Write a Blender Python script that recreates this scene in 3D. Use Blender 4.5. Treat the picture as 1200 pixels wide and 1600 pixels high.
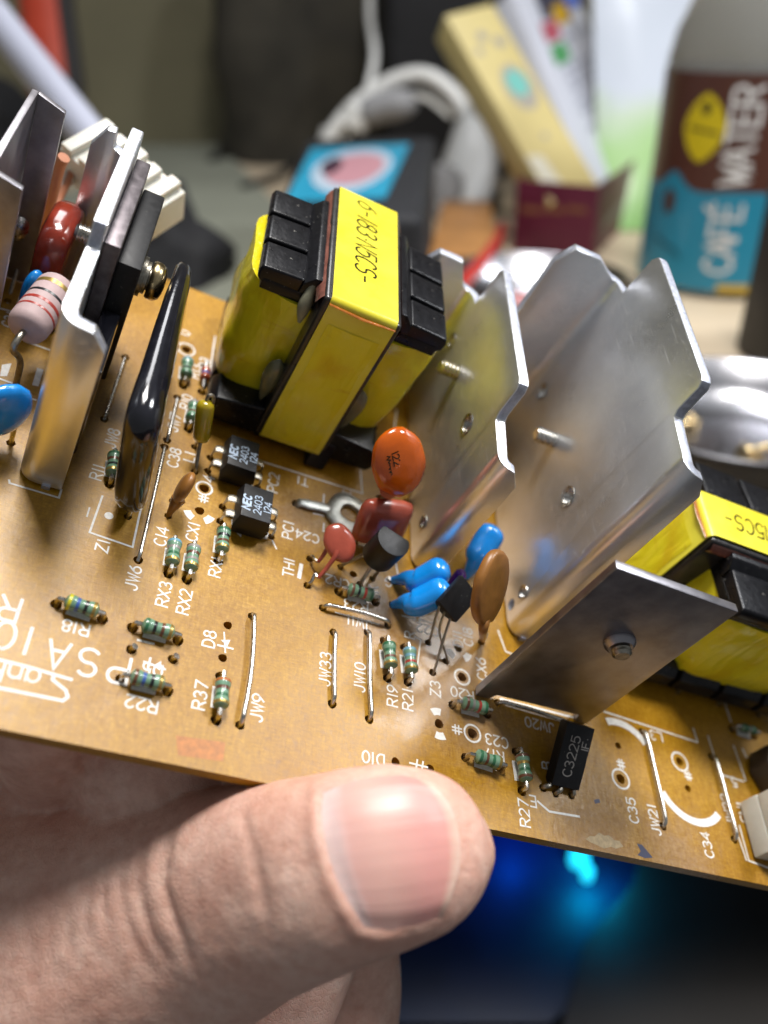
import bpy, bmesh, math, random
from mathutils import Vector, Matrix, Quaternion, noise
from mathutils.geometry import delaunay_2d_cdt
from mathutils.bvhtree import BVHTree

random.seed(7)
scene = bpy.context.scene
for o in list(bpy.data.objects):
    bpy.data.objects.remove(o)
COL = scene.collection
MM = 0.001

# ------------------------------------------------------------------ camera
PITCH = math.radians(30.0)
CAM = Vector((0, 0, 105.0))                 # mm above the desk top
FPX = 1372.8                                # focal length in photo pixels (1200 x 1600)
cam_data = bpy.data.cameras.new('camera')
cam = bpy.data.objects.new('camera', cam_data)
COL.objects.link(cam)
cam.location = CAM * MM
cam.rotation_euler = (math.pi / 2 - PITCH, 0, 0)
cam_data.sensor_fit = 'VERTICAL'
cam_data.sensor_height = 36.0
cam_data.sensor_width = 27.0
cam_data.lens = FPX * 36.0 / 1600.0
cam_data.clip_start = 0.005
cam_data.clip_end = 20.0
cam_data.dof.use_dof = True
cam_data.dof.focus_distance = 0.1085
cam_data.dof.aperture_fstop = 12.5
scene.camera = cam

# ------------------------------------------------------------------ room light
world = bpy.data.worlds.new('World')
scene.world = world
world.use_nodes = True
wbg = world.node_tree.nodes['Background']
wbg.inputs['Color'].default_value = (0.90, 0.95, 1.0, 1)
wbg.inputs['Strength'].default_value = 0.20

def area_lamp(name, loc, target, sx, sy, power, color):
    ld = bpy.data.lights.new(name, 'AREA')
    ld.shape = 'RECTANGLE'
    ld.size = sx
    ld.size_y = sy
    ld.energy = power
    ld.color = color
    o = bpy.data.objects.new(name, ld)
    COL.objects.link(o)
    o.location = loc
    d = Vector(target) - Vector(loc)
    o.rotation_euler = d.to_track_quat('-Z', 'Y').to_euler()
    return o

area_lamp('desk_lamp', (0.075, 0.17, 0.49), (0.0, 0.10, 0.07), 0.14, 0.11, 2.9, (1.0, 0.97, 0.93))
area_lamp('side_lamp', (0.42, 0.20, 0.44), (0.03, 0.10, 0.06), 0.10, 0.08, 1.9, (0.93, 0.96, 1.0))
area_lamp('room_lamp', (0.10, 0.75, 1.20), (0.10, 0.42, 0.0), 0.35, 0.35, 4.0, (0.98, 0.98, 1.0))

scene.view_settings.view_transform = 'Standard'
scene.view_settings.look = 'None'
scene.view_settings.exposure = 0.0
scene.view_settings.gamma = 1.0
scene.render.engine = 'CYCLES'
scene.cycles.max_bounces = 8

# ------------------------------------------------------------------ board frame
# rows of RB: camera x, y, z (z towards the viewer); columns: board u, v, n
RB = Matrix(((0.89725202, 0.00335291, 0.44150604),
             (-0.29370733, 0.7511581, 0.59118315),
             (-0.32965865, -0.66011383, 0.67496289)))
def pray(x, y):
    return Vector(((x - 600) / FPX, -(y - 800) / FPX, -1.0))
DEPTH0 = 113.0
CB = RB.transposed() @ (-(pray(520, 990) * DEPTH0))      # camera in board mm
MCAM = Matrix(((1, 0, 0), (0, math.sin(PITCH), -math.cos(PITCH)), (0, math.cos(PITCH), math.sin(PITCH))))
def b2w(p):                                               # board mm -> world mm
    return CAM + MCAM @ (RB @ (Vector(p) - CB))
def Z(x, y, z=0.0):
    d = RB.transposed() @ pray(x, y)
    return CB + d * ((z - CB.z) / d.z)
def PU(x, y, u):
    d = RB.transposed() @ pray(x, y)
    return CB + d * ((u - CB.x) / d.x)
def PV(x, y, v):
    d = RB.transposed() @ pray(x, y)
    return CB + d * ((v - CB.y) / d.y)
def W(x, y, depth):                                       # pixel at a distance -> world mm
    return CAM + MCAM @ (pray(x, y) * depth)
def WZ(x, y, z=0.0):                                      # pixel on a level plane -> world mm
    d = MCAM @ pray(x, y)
    return CAM + d * ((z - CAM.z) / d.z)
def CP(x, y, depth):                                      # pixel at a distance -> board mm
    return CB + RB.transposed() @ (pray(x, y) * depth)
def project(pw):                                          # world mm -> pixel
    q = MCAM.transposed() @ (Vector(pw) - CAM)
    return 600 + FPX * q.x / -q.z, 800 - FPX * q.y / -q.z
RW = (MCAM @ RB)                                          # board axes in world
BOARD_M = Matrix.Translation(b2w((0, 0, 0)) * MM) @ RW.to_4x4()

# ------------------------------------------------------------------ materials
MATS = {}
def nd(nt, t, **kw):
    n = nt.nodes.new(t)
    for k, v in kw.items():
        if k == 'inp':
            for a, b in v.items():
                n.inputs[a].default_value = b
        else:
            setattr(n, k, v)
    return n
def ramp(nt, fac, stops):
    r = nt.nodes.new('ShaderNodeValToRGB')
    el = r.color_ramp.elements
    while len(el) < len(stops):
        el.new(0.5)
    for e, (p, c) in zip(el, stops):
        e.position = p
        e.color = tuple(c) + ((1,) if len(c) == 3 else ())
    nt.links.new(fac, r.inputs[0])
    return r.outputs[0]
def mixc(nt, fac, a, b, mode='MIX'):
    m = nd(nt, 'ShaderNodeMix', data_type='RGBA', blend_type=mode)
    for s, x in ((m.inputs[0], fac), (m.inputs[6], a), (m.inputs[7], b)):
        if hasattr(x, 'is_linked') or isinstance(x, bpy.types.NodeSocket):
            nt.links.new(x, s)
        elif isinstance(x, (int, float)):
            s.default_value = x
        else:
            s.default_value = tuple(x) + ((1,) if len(x) == 3 else ())
    return m.outputs[2]
def mth(nt, op, a, b=None, clamp=False):
    m = nd(nt, 'ShaderNodeMath', operation=op)
    m.use_clamp = clamp
    for i, x in enumerate((a, b)):
        if x is None:
            continue
        if isinstance(x, (int, float)):
            m.inputs[i].default_value = x
        else:
            nt.links.new(x, m.inputs[i])
    return m.outputs[0]
def mmco(nt, sc=(1, 1, 1), rot=(0, 0, 0), generated=False):
    tc = nd(nt, 'ShaderNodeTexCoord')
    mp = nd(nt, 'ShaderNodeMapping')
    mp.inputs['Scale'].default_value = tuple(1000 * s for s in sc)
    mp.inputs['Rotation'].default_value = rot
    nt.links.new(tc.outputs['Object'], mp.inputs['Vector'])
    return mp.outputs[0]
def ntex(nt, vec, scale, detail=4, rough=0.55, dist=0.0):
    n = nd(nt, 'ShaderNodeTexNoise', inp={'Scale': scale, 'Detail': detail, 'Roughness': rough, 'Distortion': dist})
    nt.links.new(vec, n.inputs['Vector'])
    return n.outputs[0]
def bump(nt, h, strength, dist_mm, prev=None):
    b = nd(nt, 'ShaderNodeBump', inp={'Strength': strength, 'Distance': dist_mm * MM})
    nt.links.new(h, b.inputs['Height'])
    if prev is not None:
        nt.links.new(prev, b.inputs['Normal'])
    return b.outputs[0]
def mat(name, col=(0.5, 0.5, 0.5), rough=0.5, metal=0.0, spec=0.5, var=0.12, vscale=0.6, bmp=0.0, bscale=4.0,
        coat=0.0, trans=0.0, ior=1.45, sss=0.0, sssr=(1, 0.4, 0.2), ssc=0.001, emit=None, estr=0.0, dust=0.0, rvar=0.12, col2=None):
    if name in MATS:
        return MATS[name]
    m = bpy.data.materials.new(name)
    m.use_nodes = True
    nt = m.node_tree
    p = nt.nodes['Principled BSDF']
    p.inputs['Roughness'].default_value = rough
    p.inputs['Metallic'].default_value = metal
    p.inputs['IOR'].default_value = ior
    p.inputs['Specular IOR Level'].default_value = spec
    p.inputs['Coat Weight'].default_value = coat
    p.inputs['Coat Roughness'].default_value = 0.08
    p.inputs['Transmission Weight'].default_value = trans
    if sss:
        p.inputs['Subsurface Weight'].default_value = sss
        p.inputs['Subsurface Radius'].default_value = sssr
        p.inputs['Subsurface Scale'].default_value = ssc
    v = mmco(nt)
    n1 = ntex(nt, v, vscale, 5)
    dark = tuple(c * (1 - var) for c in col) if col2 is None else col2
    c = ramp(nt, n1, [(0.32, dark), (0.68, tuple(min(1, x * (1 + var * 0.6)) for x in col))])
    if dust:
        n3 = ntex(nt, v, 2.4, 2, 0.6)
        f = ramp(nt, n3, [(0.69, (0, 0, 0)), (0.75, (dust, dust, dust))])
        c = mixc(nt, f, c, (0.55, 0.52, 0.47))
    nt.links.new(c, p.inputs['Base Color'])
    rr = ramp(nt, n1, [(0.3, (max(0.02, rough - rvar * rough),) * 3), (0.7, (min(1, rough + rvar * rough),) * 3)])
    nt.links.new(rr, p.inputs['Roughness'])
    if bmp:
        n2 = ntex(nt, v, bscale, 4)
        nt.links.new(bump(nt, n2, 1.0, bmp), p.inputs['Normal'])
    if emit:
        p.inputs['Emission Color'].default_value = tuple(emit) + (1,)
        p.inputs['Emission Strength'].default_value = estr
    MATS[name] = m
    return m

# ------------------------------------------------------------------ mesh builder (mm)
class MB:
    def __init__(s):
        s.v = []; s.f = []; s.m = []
    def add(s, verts, faces, mi=0):
        k = len(s.v)
        s.v += [Vector(p) for p in verts]
        s.f += [[i + k for i in f] for f in faces]
        s.m += [mi] * len(faces)
        return s
    def obox(s, o, a, b, c, mi=0):
        o, a, b, c = map(Vector, (o, a, b, c))
        vs = [o, o + a, o + a + b, o + b, o + c, o + a + c, o + a + b + c, o + b + c]
        if a.cross(b).dot(c) < 0:
            vs = [o, o + b, o + a + b, o + a, o + c, o + b + c, o + a + b + c, o + a + c]
        return s.add(vs, [(0, 3, 2, 1), (4, 5, 6, 7), (0, 1, 5, 4), (1, 2, 6, 5), (2, 3, 7, 6), (3, 0, 4, 7)], mi)
    def box(s, lo, hi, mi=0):
        return s.obox(lo, (hi[0] - lo[0], 0, 0), (0, hi[1] - lo[1], 0), (0, 0, hi[2] - lo[2]), mi)
    def prism(s, pts, d, mi=0):
        pts = [Vector(p) for p in pts]
        d = Vector(d)
        n = len(pts)
        nrm = Vector((0, 0, 0))
        for i in range(n):
            nrm += pts[i].cross(pts[(i + 1) % n])
        if nrm.dot(d) < 0:
            pts = pts[::-1]
        vs = pts + [p + d for p in pts]
        fs = [tuple(range(n))[::-1], tuple(range(n, 2 * n))] + [(i, (i + 1) % n, n + (i + 1) % n, n + i) for i in range(n)]
        return s.add(vs, fs, mi)
    def tube(s, path, r, seg=10, mi=0, caps=True, flat=None):
        P = [Vector(p) for p in path]
        n = len(P)
        rs = r if isinstance(r, (list, tuple)) else [r] * n
        T = []
        for i in range(n):
            T.append((P[min(i + 1, n - 1)] - P[max(i - 1, 0)]).normalized())
        ref = Vector((0, 0, 1)) if abs(T[0].z) < 0.9 else Vector((1, 0, 0))
        N = (ref - T[0] * ref.dot(T[0])).normalized()
        vs = []
        for i in range(n):
            if i:
                q = T[i - 1].rotation_difference(T[i])
                N = (q @ N)
                N = (N - T[i] * N.dot(T[i])).normalized()
            Bv = T[i].cross(N)
            ra = rs[i]
            ra, rb2 = ra if isinstance(ra, (list, tuple)) else (ra, ra)
            for k in range(seg):
                a = 2 * math.pi * k / seg
                vs.append(P[i] + N * (ra * math.cos(a)) + Bv * (rb2 * math.sin(a)))
        fs = []
        for i in range(n - 1):
            for k in range(seg):
                fs.append((i * seg + k, i * seg + (k + 1) % seg, (i + 1) * seg + (k + 1) % seg, (i + 1) * seg + k))
        if caps:
            fs.append(tuple(range(seg))[::-1])
            fs.append(tuple(range((n - 1) * seg, n * seg)))
        return s.add(vs, fs, mi)
    def lathe(s, prof, o, ax, seg=20, mi=0, caps=True, ref=None):
        o = Vector(o); ax = Vector(ax).normalized()
        r0 = Vector(ref) if ref else (Vector((0, 0, 1)) if abs(ax.z) < 0.9 else Vector((1, 0, 0)))
        X = (r0 - ax * r0.dot(ax)).normalized()
        Y = ax.cross(X)
        vs = []
        for (r, h) in prof:
            for k in range(seg):
                a = 2 * math.pi * k / seg
                vs.append(o + ax * h + X * (r * math.cos(a)) + Y * (r * math.sin(a)))
        fs = []
        n = len(prof)
        for i in range(n - 1):
            for k in range(seg):
                fs.append((i * seg + k, i * seg + (k + 1) % seg, (i + 1) * seg + (k + 1) % seg, (i + 1) * seg + k))
        if caps:
            fs.append(tuple(range(seg))[::-1])
            fs.append(tuple(range((n - 1) * seg, n * seg)))
        return s.add(vs, fs, mi)
    def grid(s, rows, mi=0, closed=False):
        n = len(rows); m = len(rows[0])
        vs = [p for r in rows for p in r]
        fs = []
        for i in range(n - 1):
            for j in range(m if closed else m - 1):
                j2 = (j + 1) % m
                fs.append((i * m + j, i * m + j2, (i + 1) * m + j2, (i + 1) * m + j))
        return s.add(vs, fs, mi)
    def build(s, name, mats, parent=None, origin=None, smooth=40, bevel=0.0, bseg=2, sub=0, frame='board', bang=35, dice=0):
        if not isinstance(mats, (list, tuple)):
            mats = [mats]
        if origin is None:
            lo = [min(p[i] for p in s.v) for i in range(3)]
            hi = [max(p[i] for p in s.v) for i in range(3)]
            origin = Vector(((lo[0] + hi[0]) / 2, (lo[1] + hi[1]) / 2, lo[2]))
        origin = Vector(origin)
        me = bpy.data.meshes.new(name)
        me.from_pydata([tuple((p - origin) * MM) for p in s.v], [], s.f)
        for m in mats:
            me.materials.append(m)
        for p, mi in zip(me.polygons, s.m):
            p.material_index = mi
        bm = bmesh.new()
        bm.from_mesh(me)
        bmesh.ops.remove_doubles(bm, verts=bm.verts, dist=1e-7)
        if bevel:
            bmesh.ops.recalc_face_normals(bm, faces=bm.faces)
            es = [e for e in bm.edges if len(e.link_faces) == 2 and e.calc_face_angle(0) > math.radians(bang)]
            bmesh.ops.bevel(bm, geom=es, offset=bevel * MM, segments=bseg, profile=0.6, affect='EDGES', clamp_overlap=True)
        if dice:
            bmesh.ops.subdivide_edges(bm, edges=bm.edges, cuts=dice, use_grid_fill=True)
        bm.to_mesh(me)
        bm.free()
        if smooth:
            for p in me.polygons:
                p.use_smooth = True
            me.set_sharp_from_angle(angle=math.radians(smooth))
        o = bpy.data.objects.new(name, me)
        COL.objects.link(o)
        if sub:
            md = o.modifiers.new('subdivision', 'SUBSURF')
            md.levels = sub; md.render_levels = sub
        set_parent(o, parent, origin)
        return o

BASE = {}
def set_parent(o, parent, origin):
    """origin in the mm frame in which the thing was authored; parents are unrotated inside that frame"""
    o.location = Vector(origin) * MM
    BASE[o.name] = Vector(origin)
    if parent is not None:
        o.parent = parent
        if parent.name in BASE:
            o.location = (Vector(origin) - BASE[parent.name]) * MM
def tag(o, label, cat=None, group=None, kind=None):
    if label: o['label'] = label
    if cat: o['category'] = cat
    if group: o['group'] = group
    if kind: o['kind'] = kind
    return o
def empty(name, origin, parent=None):
    o = bpy.data.objects.new(name, None)
    o.empty_display_size = 0.005
    COL.objects.link(o)
    set_parent(o, parent, origin)
    return o
def arc(c, r, a0, a1, n, X=(1, 0, 0), Y=(0, 1, 0)):
    c = Vector(c); X = Vector(X); Y = Vector(Y)
    return [c + X * (r * math.cos(math.radians(a0 + (a1 - a0) * i / n))) + Y * (r * math.sin(math.radians(a0 + (a1 - a0) * i / n))) for i in range(n + 1)]
def spline(pts, n=6):
    P = [Vector(p) for p in pts]
    P = [P[0] * 2 - P[1]] + P + [P[-1] * 2 - P[-2]]
    out = []
    for i in range(1, len(P) - 2):
        for k in range(n):
            t = k / n
            a, b, c, d = P[i - 1:i + 3]
            out.append(0.5 * ((2 * b) + (c - a) * t + (2 * a - 5 * b + 4 * c - d) * t * t + (3 * b - a - 3 * c + d) * t ** 3))
    out.append(P[-2])
    return out

# stroke lettering (grid 4 wide, 6 high)
def _e(cx, cy, rx, ry, a0, a1, n=10):
    return [(cx + rx * math.cos(math.radians(a0 + (a1 - a0) * i / n)), cy + ry * math.sin(math.radians(a0 + (a1 - a0) * i / n))) for i in range(n + 1)]
FONT = {
 '0': [_e(2, 3, 1.9, 3, 90, 450, 18)], 'O': [_e(2, 3, 2.0, 3, 90, 450, 18)], '1': [[(2, 0), (2, 6)]], 'I': [[(2, 0), (2, 6)]],
 '2': [_e(2, 4.3, 1.8, 1.7, 160, -35, 9) + [(0.2, 0), (3.9, 0)]],
 '3': [_e(1.9, 4.5, 1.6, 1.5, 150, -80, 9) + _e(1.9, 1.6, 1.9, 1.6, 80, -150, 9)],
 '4': [[(3, 0), (3, 6), (0, 1.8), (4, 1.8)]], '5': [[(3.6, 6), (0.7, 6), (0.4, 3.3)] + _e(1.9, 2, 1.9, 2, 125, -150, 10)],
 '6': [[(3.3, 5.9), (1.0, 3.6)] + _e(2, 1.9, 1.9, 1.9, 140, -215, 14)], '7': [[(0, 6), (3.9, 6), (1.4, 0)]],
 '8': [_e(2, 4.6, 1.5, 1.4, -90, 270, 14) + _e(2, 1.6, 1.9, 1.6, 90, -270, 14)[1:]],
 '9': [[(0.7, 0.1), (3.0, 2.4)] + _e(2, 4.1, 1.9, 1.9, -40, 315, 14)],
 'A': [[(0, 0), (2, 6), (4, 0)], [(0.8, 2.1), (3.2, 2.1)]], 'B': [[(0, 0), (0, 6), (2.4, 6)] + _e(2.4, 4.6, 1.3, 1.4, 90, -90, 7) + [(0, 3.2)], [(2.4, 3.2)] + _e(2.4, 1.6, 1.6, 1.6, 90, -90, 7) + [(0, 0)]],
 'C': [_e(2.2, 3, 2.1, 3, 45, 315, 14)], 'D': [[(0, 0), (0, 6), (1.6, 6)] + _e(1.6, 3, 2.3, 3, 85, -85, 10) + [(1.6, 0), (0, 0)]],
 'E': [[(3.6, 6), (0, 6), (0, 0), (3.7, 0)], [(0, 3.1), (3, 3.1)]], 'F': [[(3.6, 6), (0, 6), (0, 0)], [(0, 3.1), (2.8, 3.1)]],
 'H': [[(0, 0), (0, 6)], [(4, 0), (4, 6)], [(0, 3), (4, 3)]], 'J': [[(3.2, 6), (3.2, 1.8)] + _e(1.7, 1.6, 1.5, 1.6, 0, -170, 8)],
 'K': [[(0, 0), (0, 6)], [(3.8, 6), (0, 2.4)], [(1.3, 3.5), (4, 0)]], 'L': [[(0.2, 6), (0.2, 0), (3.7, 0)]],
 'N': [[(0, 0), (0, 6), (4, 0), (4, 6)]], 'P': [[(0, 0), (0, 6), (2.4, 6)] + _e(2.4, 4.4, 1.5, 1.6, 85, -90, 8) + [(0, 2.8)]],
 'R': [[(0, 0), (0, 6), (2.4, 6)] + _e(2.4, 4.5, 1.5, 1.5, 85, -90, 8) + [(0, 3.0)], [(1.9, 3.0), (4, 0)]],
 'S': [_e(2, 4.5, 1.7, 1.5, 35, 250, 9) + _e(2, 1.6, 1.9, 1.6, 70, -145, 9)], 'T': [[(0, 6), (4, 6)], [(2, 6), (2, 0)]],
 'U': [[(0, 6), (0, 2)] + _e(2, 2, 2, 2, 180, 360, 9) + [(4, 6)]], 'W': [[(-0.2, 6), (0.9, 0), (2, 4.6), (3.1, 0), (4.2, 6)]], 'X': [[(0, 0), (4, 6)], [(0, 6), (4, 0)]],
 'Z': [[(0.1, 6), (3.9, 6), (0, 0), (4, 0)]], '-': [[(0.6, 2.8), (3.4, 2.8)]], '.': [[(1.8, 2.8), (2.2, 2.8)]], '+': [[(0.5, 3), (3.5, 3)], [(2, 1.5), (2, 4.5)]],
 'a': [_e(1.8, 2, 1.7, 2, 0, 360, 14), [(3.5, 4), (3.5, 0)]], 'n': [[(0.2, 0), (0.2, 4)], [(0.2, 2.4)] + _e(1.8, 2.4, 1.6, 1.6, 170, 0, 8) + [(3.4, 0)]],
 'e': [[(0.2, 2.1), (3.5, 2.1)] + _e(1.85, 2, 1.7, 2, 5, 315, 12)], '#': [[(0, 2.2), (4, 2.2)], [(0, 3.8), (4, 3.8)], [(1.3, 0.8), (1.3, 5.2)], [(2.7, 0.8), (2.7, 5.2)]],
}
def ribbon(mb, pts, w, to3, z0, mi=0):
    """flat stroke with mitred joins; to3(x,y,z)"""
    P = [Vector((p[0], p[1])) for p in pts]
    Q = [P[0]]
    for p in P[1:]:
        if (p - Q[-1]).length > 1e-5:
            Q.append(p)
    P = Q
    n = len(P)
    if n < 2:
        return
    L = []; Rr = []
    for i in range(n):
        a = (P[i] - P[i - 1]).normalized() if i else None
        b = (P[i + 1] - P[i]).normalized() if i < n - 1 else None
        if a is None: a = b
        if b is None: b = a
        na = Vector((-a.y, a.x)); nb = Vector((-b.y, b.x))
        m = (na + nb)
        m = m.normalized() if m.length > 1e-3 else na
        k = (w / 2) / max(0.45, m.dot(na))
        c = P[i]
        if i == 0: c = c - a * w * 0.3
        if i == n - 1: c = c + b * w * 0.3
        L.append(to3(*(c + m * k), z0)); Rr.append(to3(*(c - m * k), z0))
    mb.grid([L, Rr], mi)
def densify(pts, step):
    out = [pts[0]]
    for a, b in zip(pts, pts[1:]):
        n = max(1, int(math.hypot(b[0] - a[0], b[1] - a[1]) / step))
        out += [(a[0] + (b[0] - a[0]) * i / n, a[1] + (b[1] - a[1]) * i / n) for i in range(1, n + 1)]
    return out
def text_mesh(mb, s, to3, h, w, adv=1.28, slant=0.0, z0=0.0, narrow=1.0, center=True, step=0):
    k = h / 6.0
    total = sum((0.55 if c in '1I.' else 1.0) for c in s) * adv * 4 * k * narrow - (adv - 1) * 4 * k * narrow
    x = -total / 2 if center else 0.0
    zz = z0
    for c in s:
        a = (0.55 if c in '1I.' else 1.0)
        if c in FONT:
            for st in FONT[c]:
                off = -0.9 if c in '1I.' else 0
                ribbon(mb, [(x + (px + off) * k * narrow + slant * (py - 3) * k, (py - 3) * k) for px, py in (densify(st, step) if step else st)], w, to3, zz)
                zz += 0.003
                if zz > z0 + 0.012: zz = z0
        x += a * adv * 4 * k * narrow
# ------------------------------------------------------------------ shared materials
M_TIN = mat('tinned wire', (0.62, 0.60, 0.56), 0.28, 1.0, var=0.25, vscale=1.5, bmp=0.01, bscale=6)
M_DULL = mat('oxidised lead', (0.40, 0.37, 0.31), 0.38, 1.0, var=0.35, vscale=2.0, bmp=0.015, bscale=6)
M_RES = mat('green resistor paint', (0.16, 0.29, 0.19), 0.28, var=0.18, vscale=1.2, bmp=0.01, bscale=3, coat=0.4)
M_SILK = mat('silkscreen ink', (0.80, 0.78, 0.74), 0.55, var=0.16, vscale=1.5, bmp=0.01, bscale=8)
M_BLACK = mat('black moulded plastic', (0.007, 0.007, 0.009), 0.30, spec=0.35, var=0.3, vscale=0.8, bmp=0.03, bscale=2.5, dust=0.35)
M_EPOXY = mat('black epoxy chip', (0.011, 0.011, 0.012), 0.45, spec=0.35, var=0.25, vscale=1.2, bmp=0.015, bscale=7, dust=0.12)
M_GLOSSBLACK = mat('glossy black dip coat', (0.010, 0.010, 0.014), 0.13, var=0.3, vscale=0.5, bmp=0.02, bscale=1.2, coat=0.5)
M_BLUE = mat('blue ceramic dip', (0.006, 0.27, 0.80), 0.16, var=0.15, vscale=0.4, bmp=0.03, bscale=0.8, coat=0.6)
M_ORANGE = mat('orange ceramic dip', (0.48, 0.085, 0.004), 0.15, var=0.14, vscale=0.35, bmp=0.03, bscale=0.7, coat=0.6)
M_REDBROWN = mat('red brown film dip', (0.38, 0.075, 0.045), 0.22, var=0.18, vscale=0.5, bmp=0.02, bscale=1.5, coat=0.5)
M_DARKRED = mat('dark red film dip', (0.23, 0.026, 0.012), 0.16, var=0.2, vscale=0.5, bmp=0.03, bscale=0.8, coat=0.6)
M_TAN = mat('tan ceramic disc', (0.27, 0.115, 0.026), 0.34, var=0.2, vscale=0.5, bmp=0.02, bscale=2)
M_GLASSY = mat('yellow green moulding', (0.40, 0.31, 0.015), 0.14, var=0.15, vscale=0.6, bmp=0.01, bscale=2, coat=0.7, sss=0.2, ssc=0.002)
M_PINK = mat('mauve power resistor', (0.50, 0.37, 0.37), 0.6, var=0.10, vscale=0.7, bmp=0.02, bscale=6)
M_WHITEPL = mat('ivory nylon', (0.60, 0.585, 0.52), 0.4, var=0.1, vscale=0.3, bmp=0.01, sss=0.15, ssc=0.002)
M_STEEL = mat('dark plated steel', (0.37, 0.355, 0.38), 0.38, 1.0, var=0.22, vscale=0.35, bmp=0.012, bscale=5)
M_BRASS = mat('yellow chromate screw', (0.52, 0.40, 0.22), 0.26, 1.0, var=0.3, vscale=1.0)
M_PRINT = mat('pale chip print', (0.42, 0.52, 0.66), 0.6, var=0.15, vscale=3)
M_INK = mat('black stamp ink', (0.02, 0.018, 0.008), 0.8, spec=0.1, var=0.4, vscale=3)
M_GLUE = mat('amber varnish', (0.36, 0.11, 0.012), 0.15, var=0.3, vscale=0.8, coat=0.7, bmp=0.03, bscale=2)
M_GREYGLUE = mat('grey silicone blob', (0.16, 0.16, 0.085), 0.25, var=0.2, vscale=0.6, bmp=0.02, bscale=2, coat=0.5)
M_COPPER = mat('enamelled copper', (0.55, 0.22, 0.06), 0.3, 1.0, var=0.2)
BANDC = {'yellow': (0.55, 0.50, 0.02), 'blue': (0.05, 0.11, 0.36), 'black': (0.012, 0.012, 0.014), 'gold': (0.38, 0.26, 0.07), 'brown': (0.13, 0.05, 0.025),
         'red': (0.36, 0.035, 0.022), 'green': (0.03, 0.13, 0.06), 'grey': (0.28, 0.25, 0.23), 'skyblue': (0.16, 0.33, 0.42), 'orange': (0.42, 0.13, 0.03), 'white': (0.55, 0.55, 0.5)}
def band_mat(c):
    return mat('band ' + c, BANDC[c], 0.32, 0.6 if c == 'gold' else 0.0, var=0.1, vscale=2, coat=0.3)

def aluminium():
    m = bpy.data.materials.new('bent aluminium sheet')
    m.use_nodes = True
    nt = m.node_tree
    p = nt.nodes['Principled BSDF']
    p.inputs['Metallic'].default_value = 0.88
    v = mmco(nt)
    big = ntex(nt, v, 0.12, 4, 0.6)
    fine = ntex(nt, v, 6.0, 5, 0.7)
    streak = ntex(nt, mmco(nt, (1, 1, 0.06)), 5.0, 3, 0.6)
    c = ramp(nt, big, [(0.3, (0.76, 0.77, 0.79)), (0.7, (0.87, 0.88, 0.90))])
    sp = ramp(nt, ntex(nt, v, 2.0, 2, 0.6), [(0.645, (0, 0, 0)), (0.68, (0.45, 0.45, 0.45))])
    for k, rot in enumerate(((0.5, 0, 0), (-0.7, 0, 0), (1.2, 0, 0))):
        s1 = ntex(nt, mmco(nt, (0.3, 0.07, 1.6), rot), 1.6 + 0.4 * k, 2, 0.5)
        sp = mixc(nt, 1.0, sp, ramp(nt, s1, [(0.69, (0, 0, 0)), (0.71, (0.4, 0.4, 0.4))]), 'LIGHTEN')
    c = mixc(nt, sp, c, (0.95, 0.95, 0.95))
    nt.links.new(c, p.inputs['Base Color'])
    r = mth(nt, 'ADD', mth(nt, 'MULTIPLY', big, 0.16), mth(nt, 'ADD', mth(nt, 'MULTIPLY', fine, 0.12), 0.165))
    nt.links.new(mth(nt, 'ADD', r, mth(nt, 'MULTIPLY', sp, 0.4)), p.inputs['Roughness'])
    b1 = bump(nt, streak, 0.5, 0.012)
    b2 = bump(nt, fine, 0.5, 0.012, b1)
    nt.links.new(bump(nt, ntex(nt, v, 0.05, 2, 0.4), 0.5, 0.10, b2), p.inputs['Normal'])
    return m
M_ALU = aluminium()
M_ALUCUT = mat('sawn aluminium edge', (0.50, 0.52, 0.60), 0.55, 0.9, var=0.22, vscale=2, bmp=0.03, bscale=5)

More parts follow.
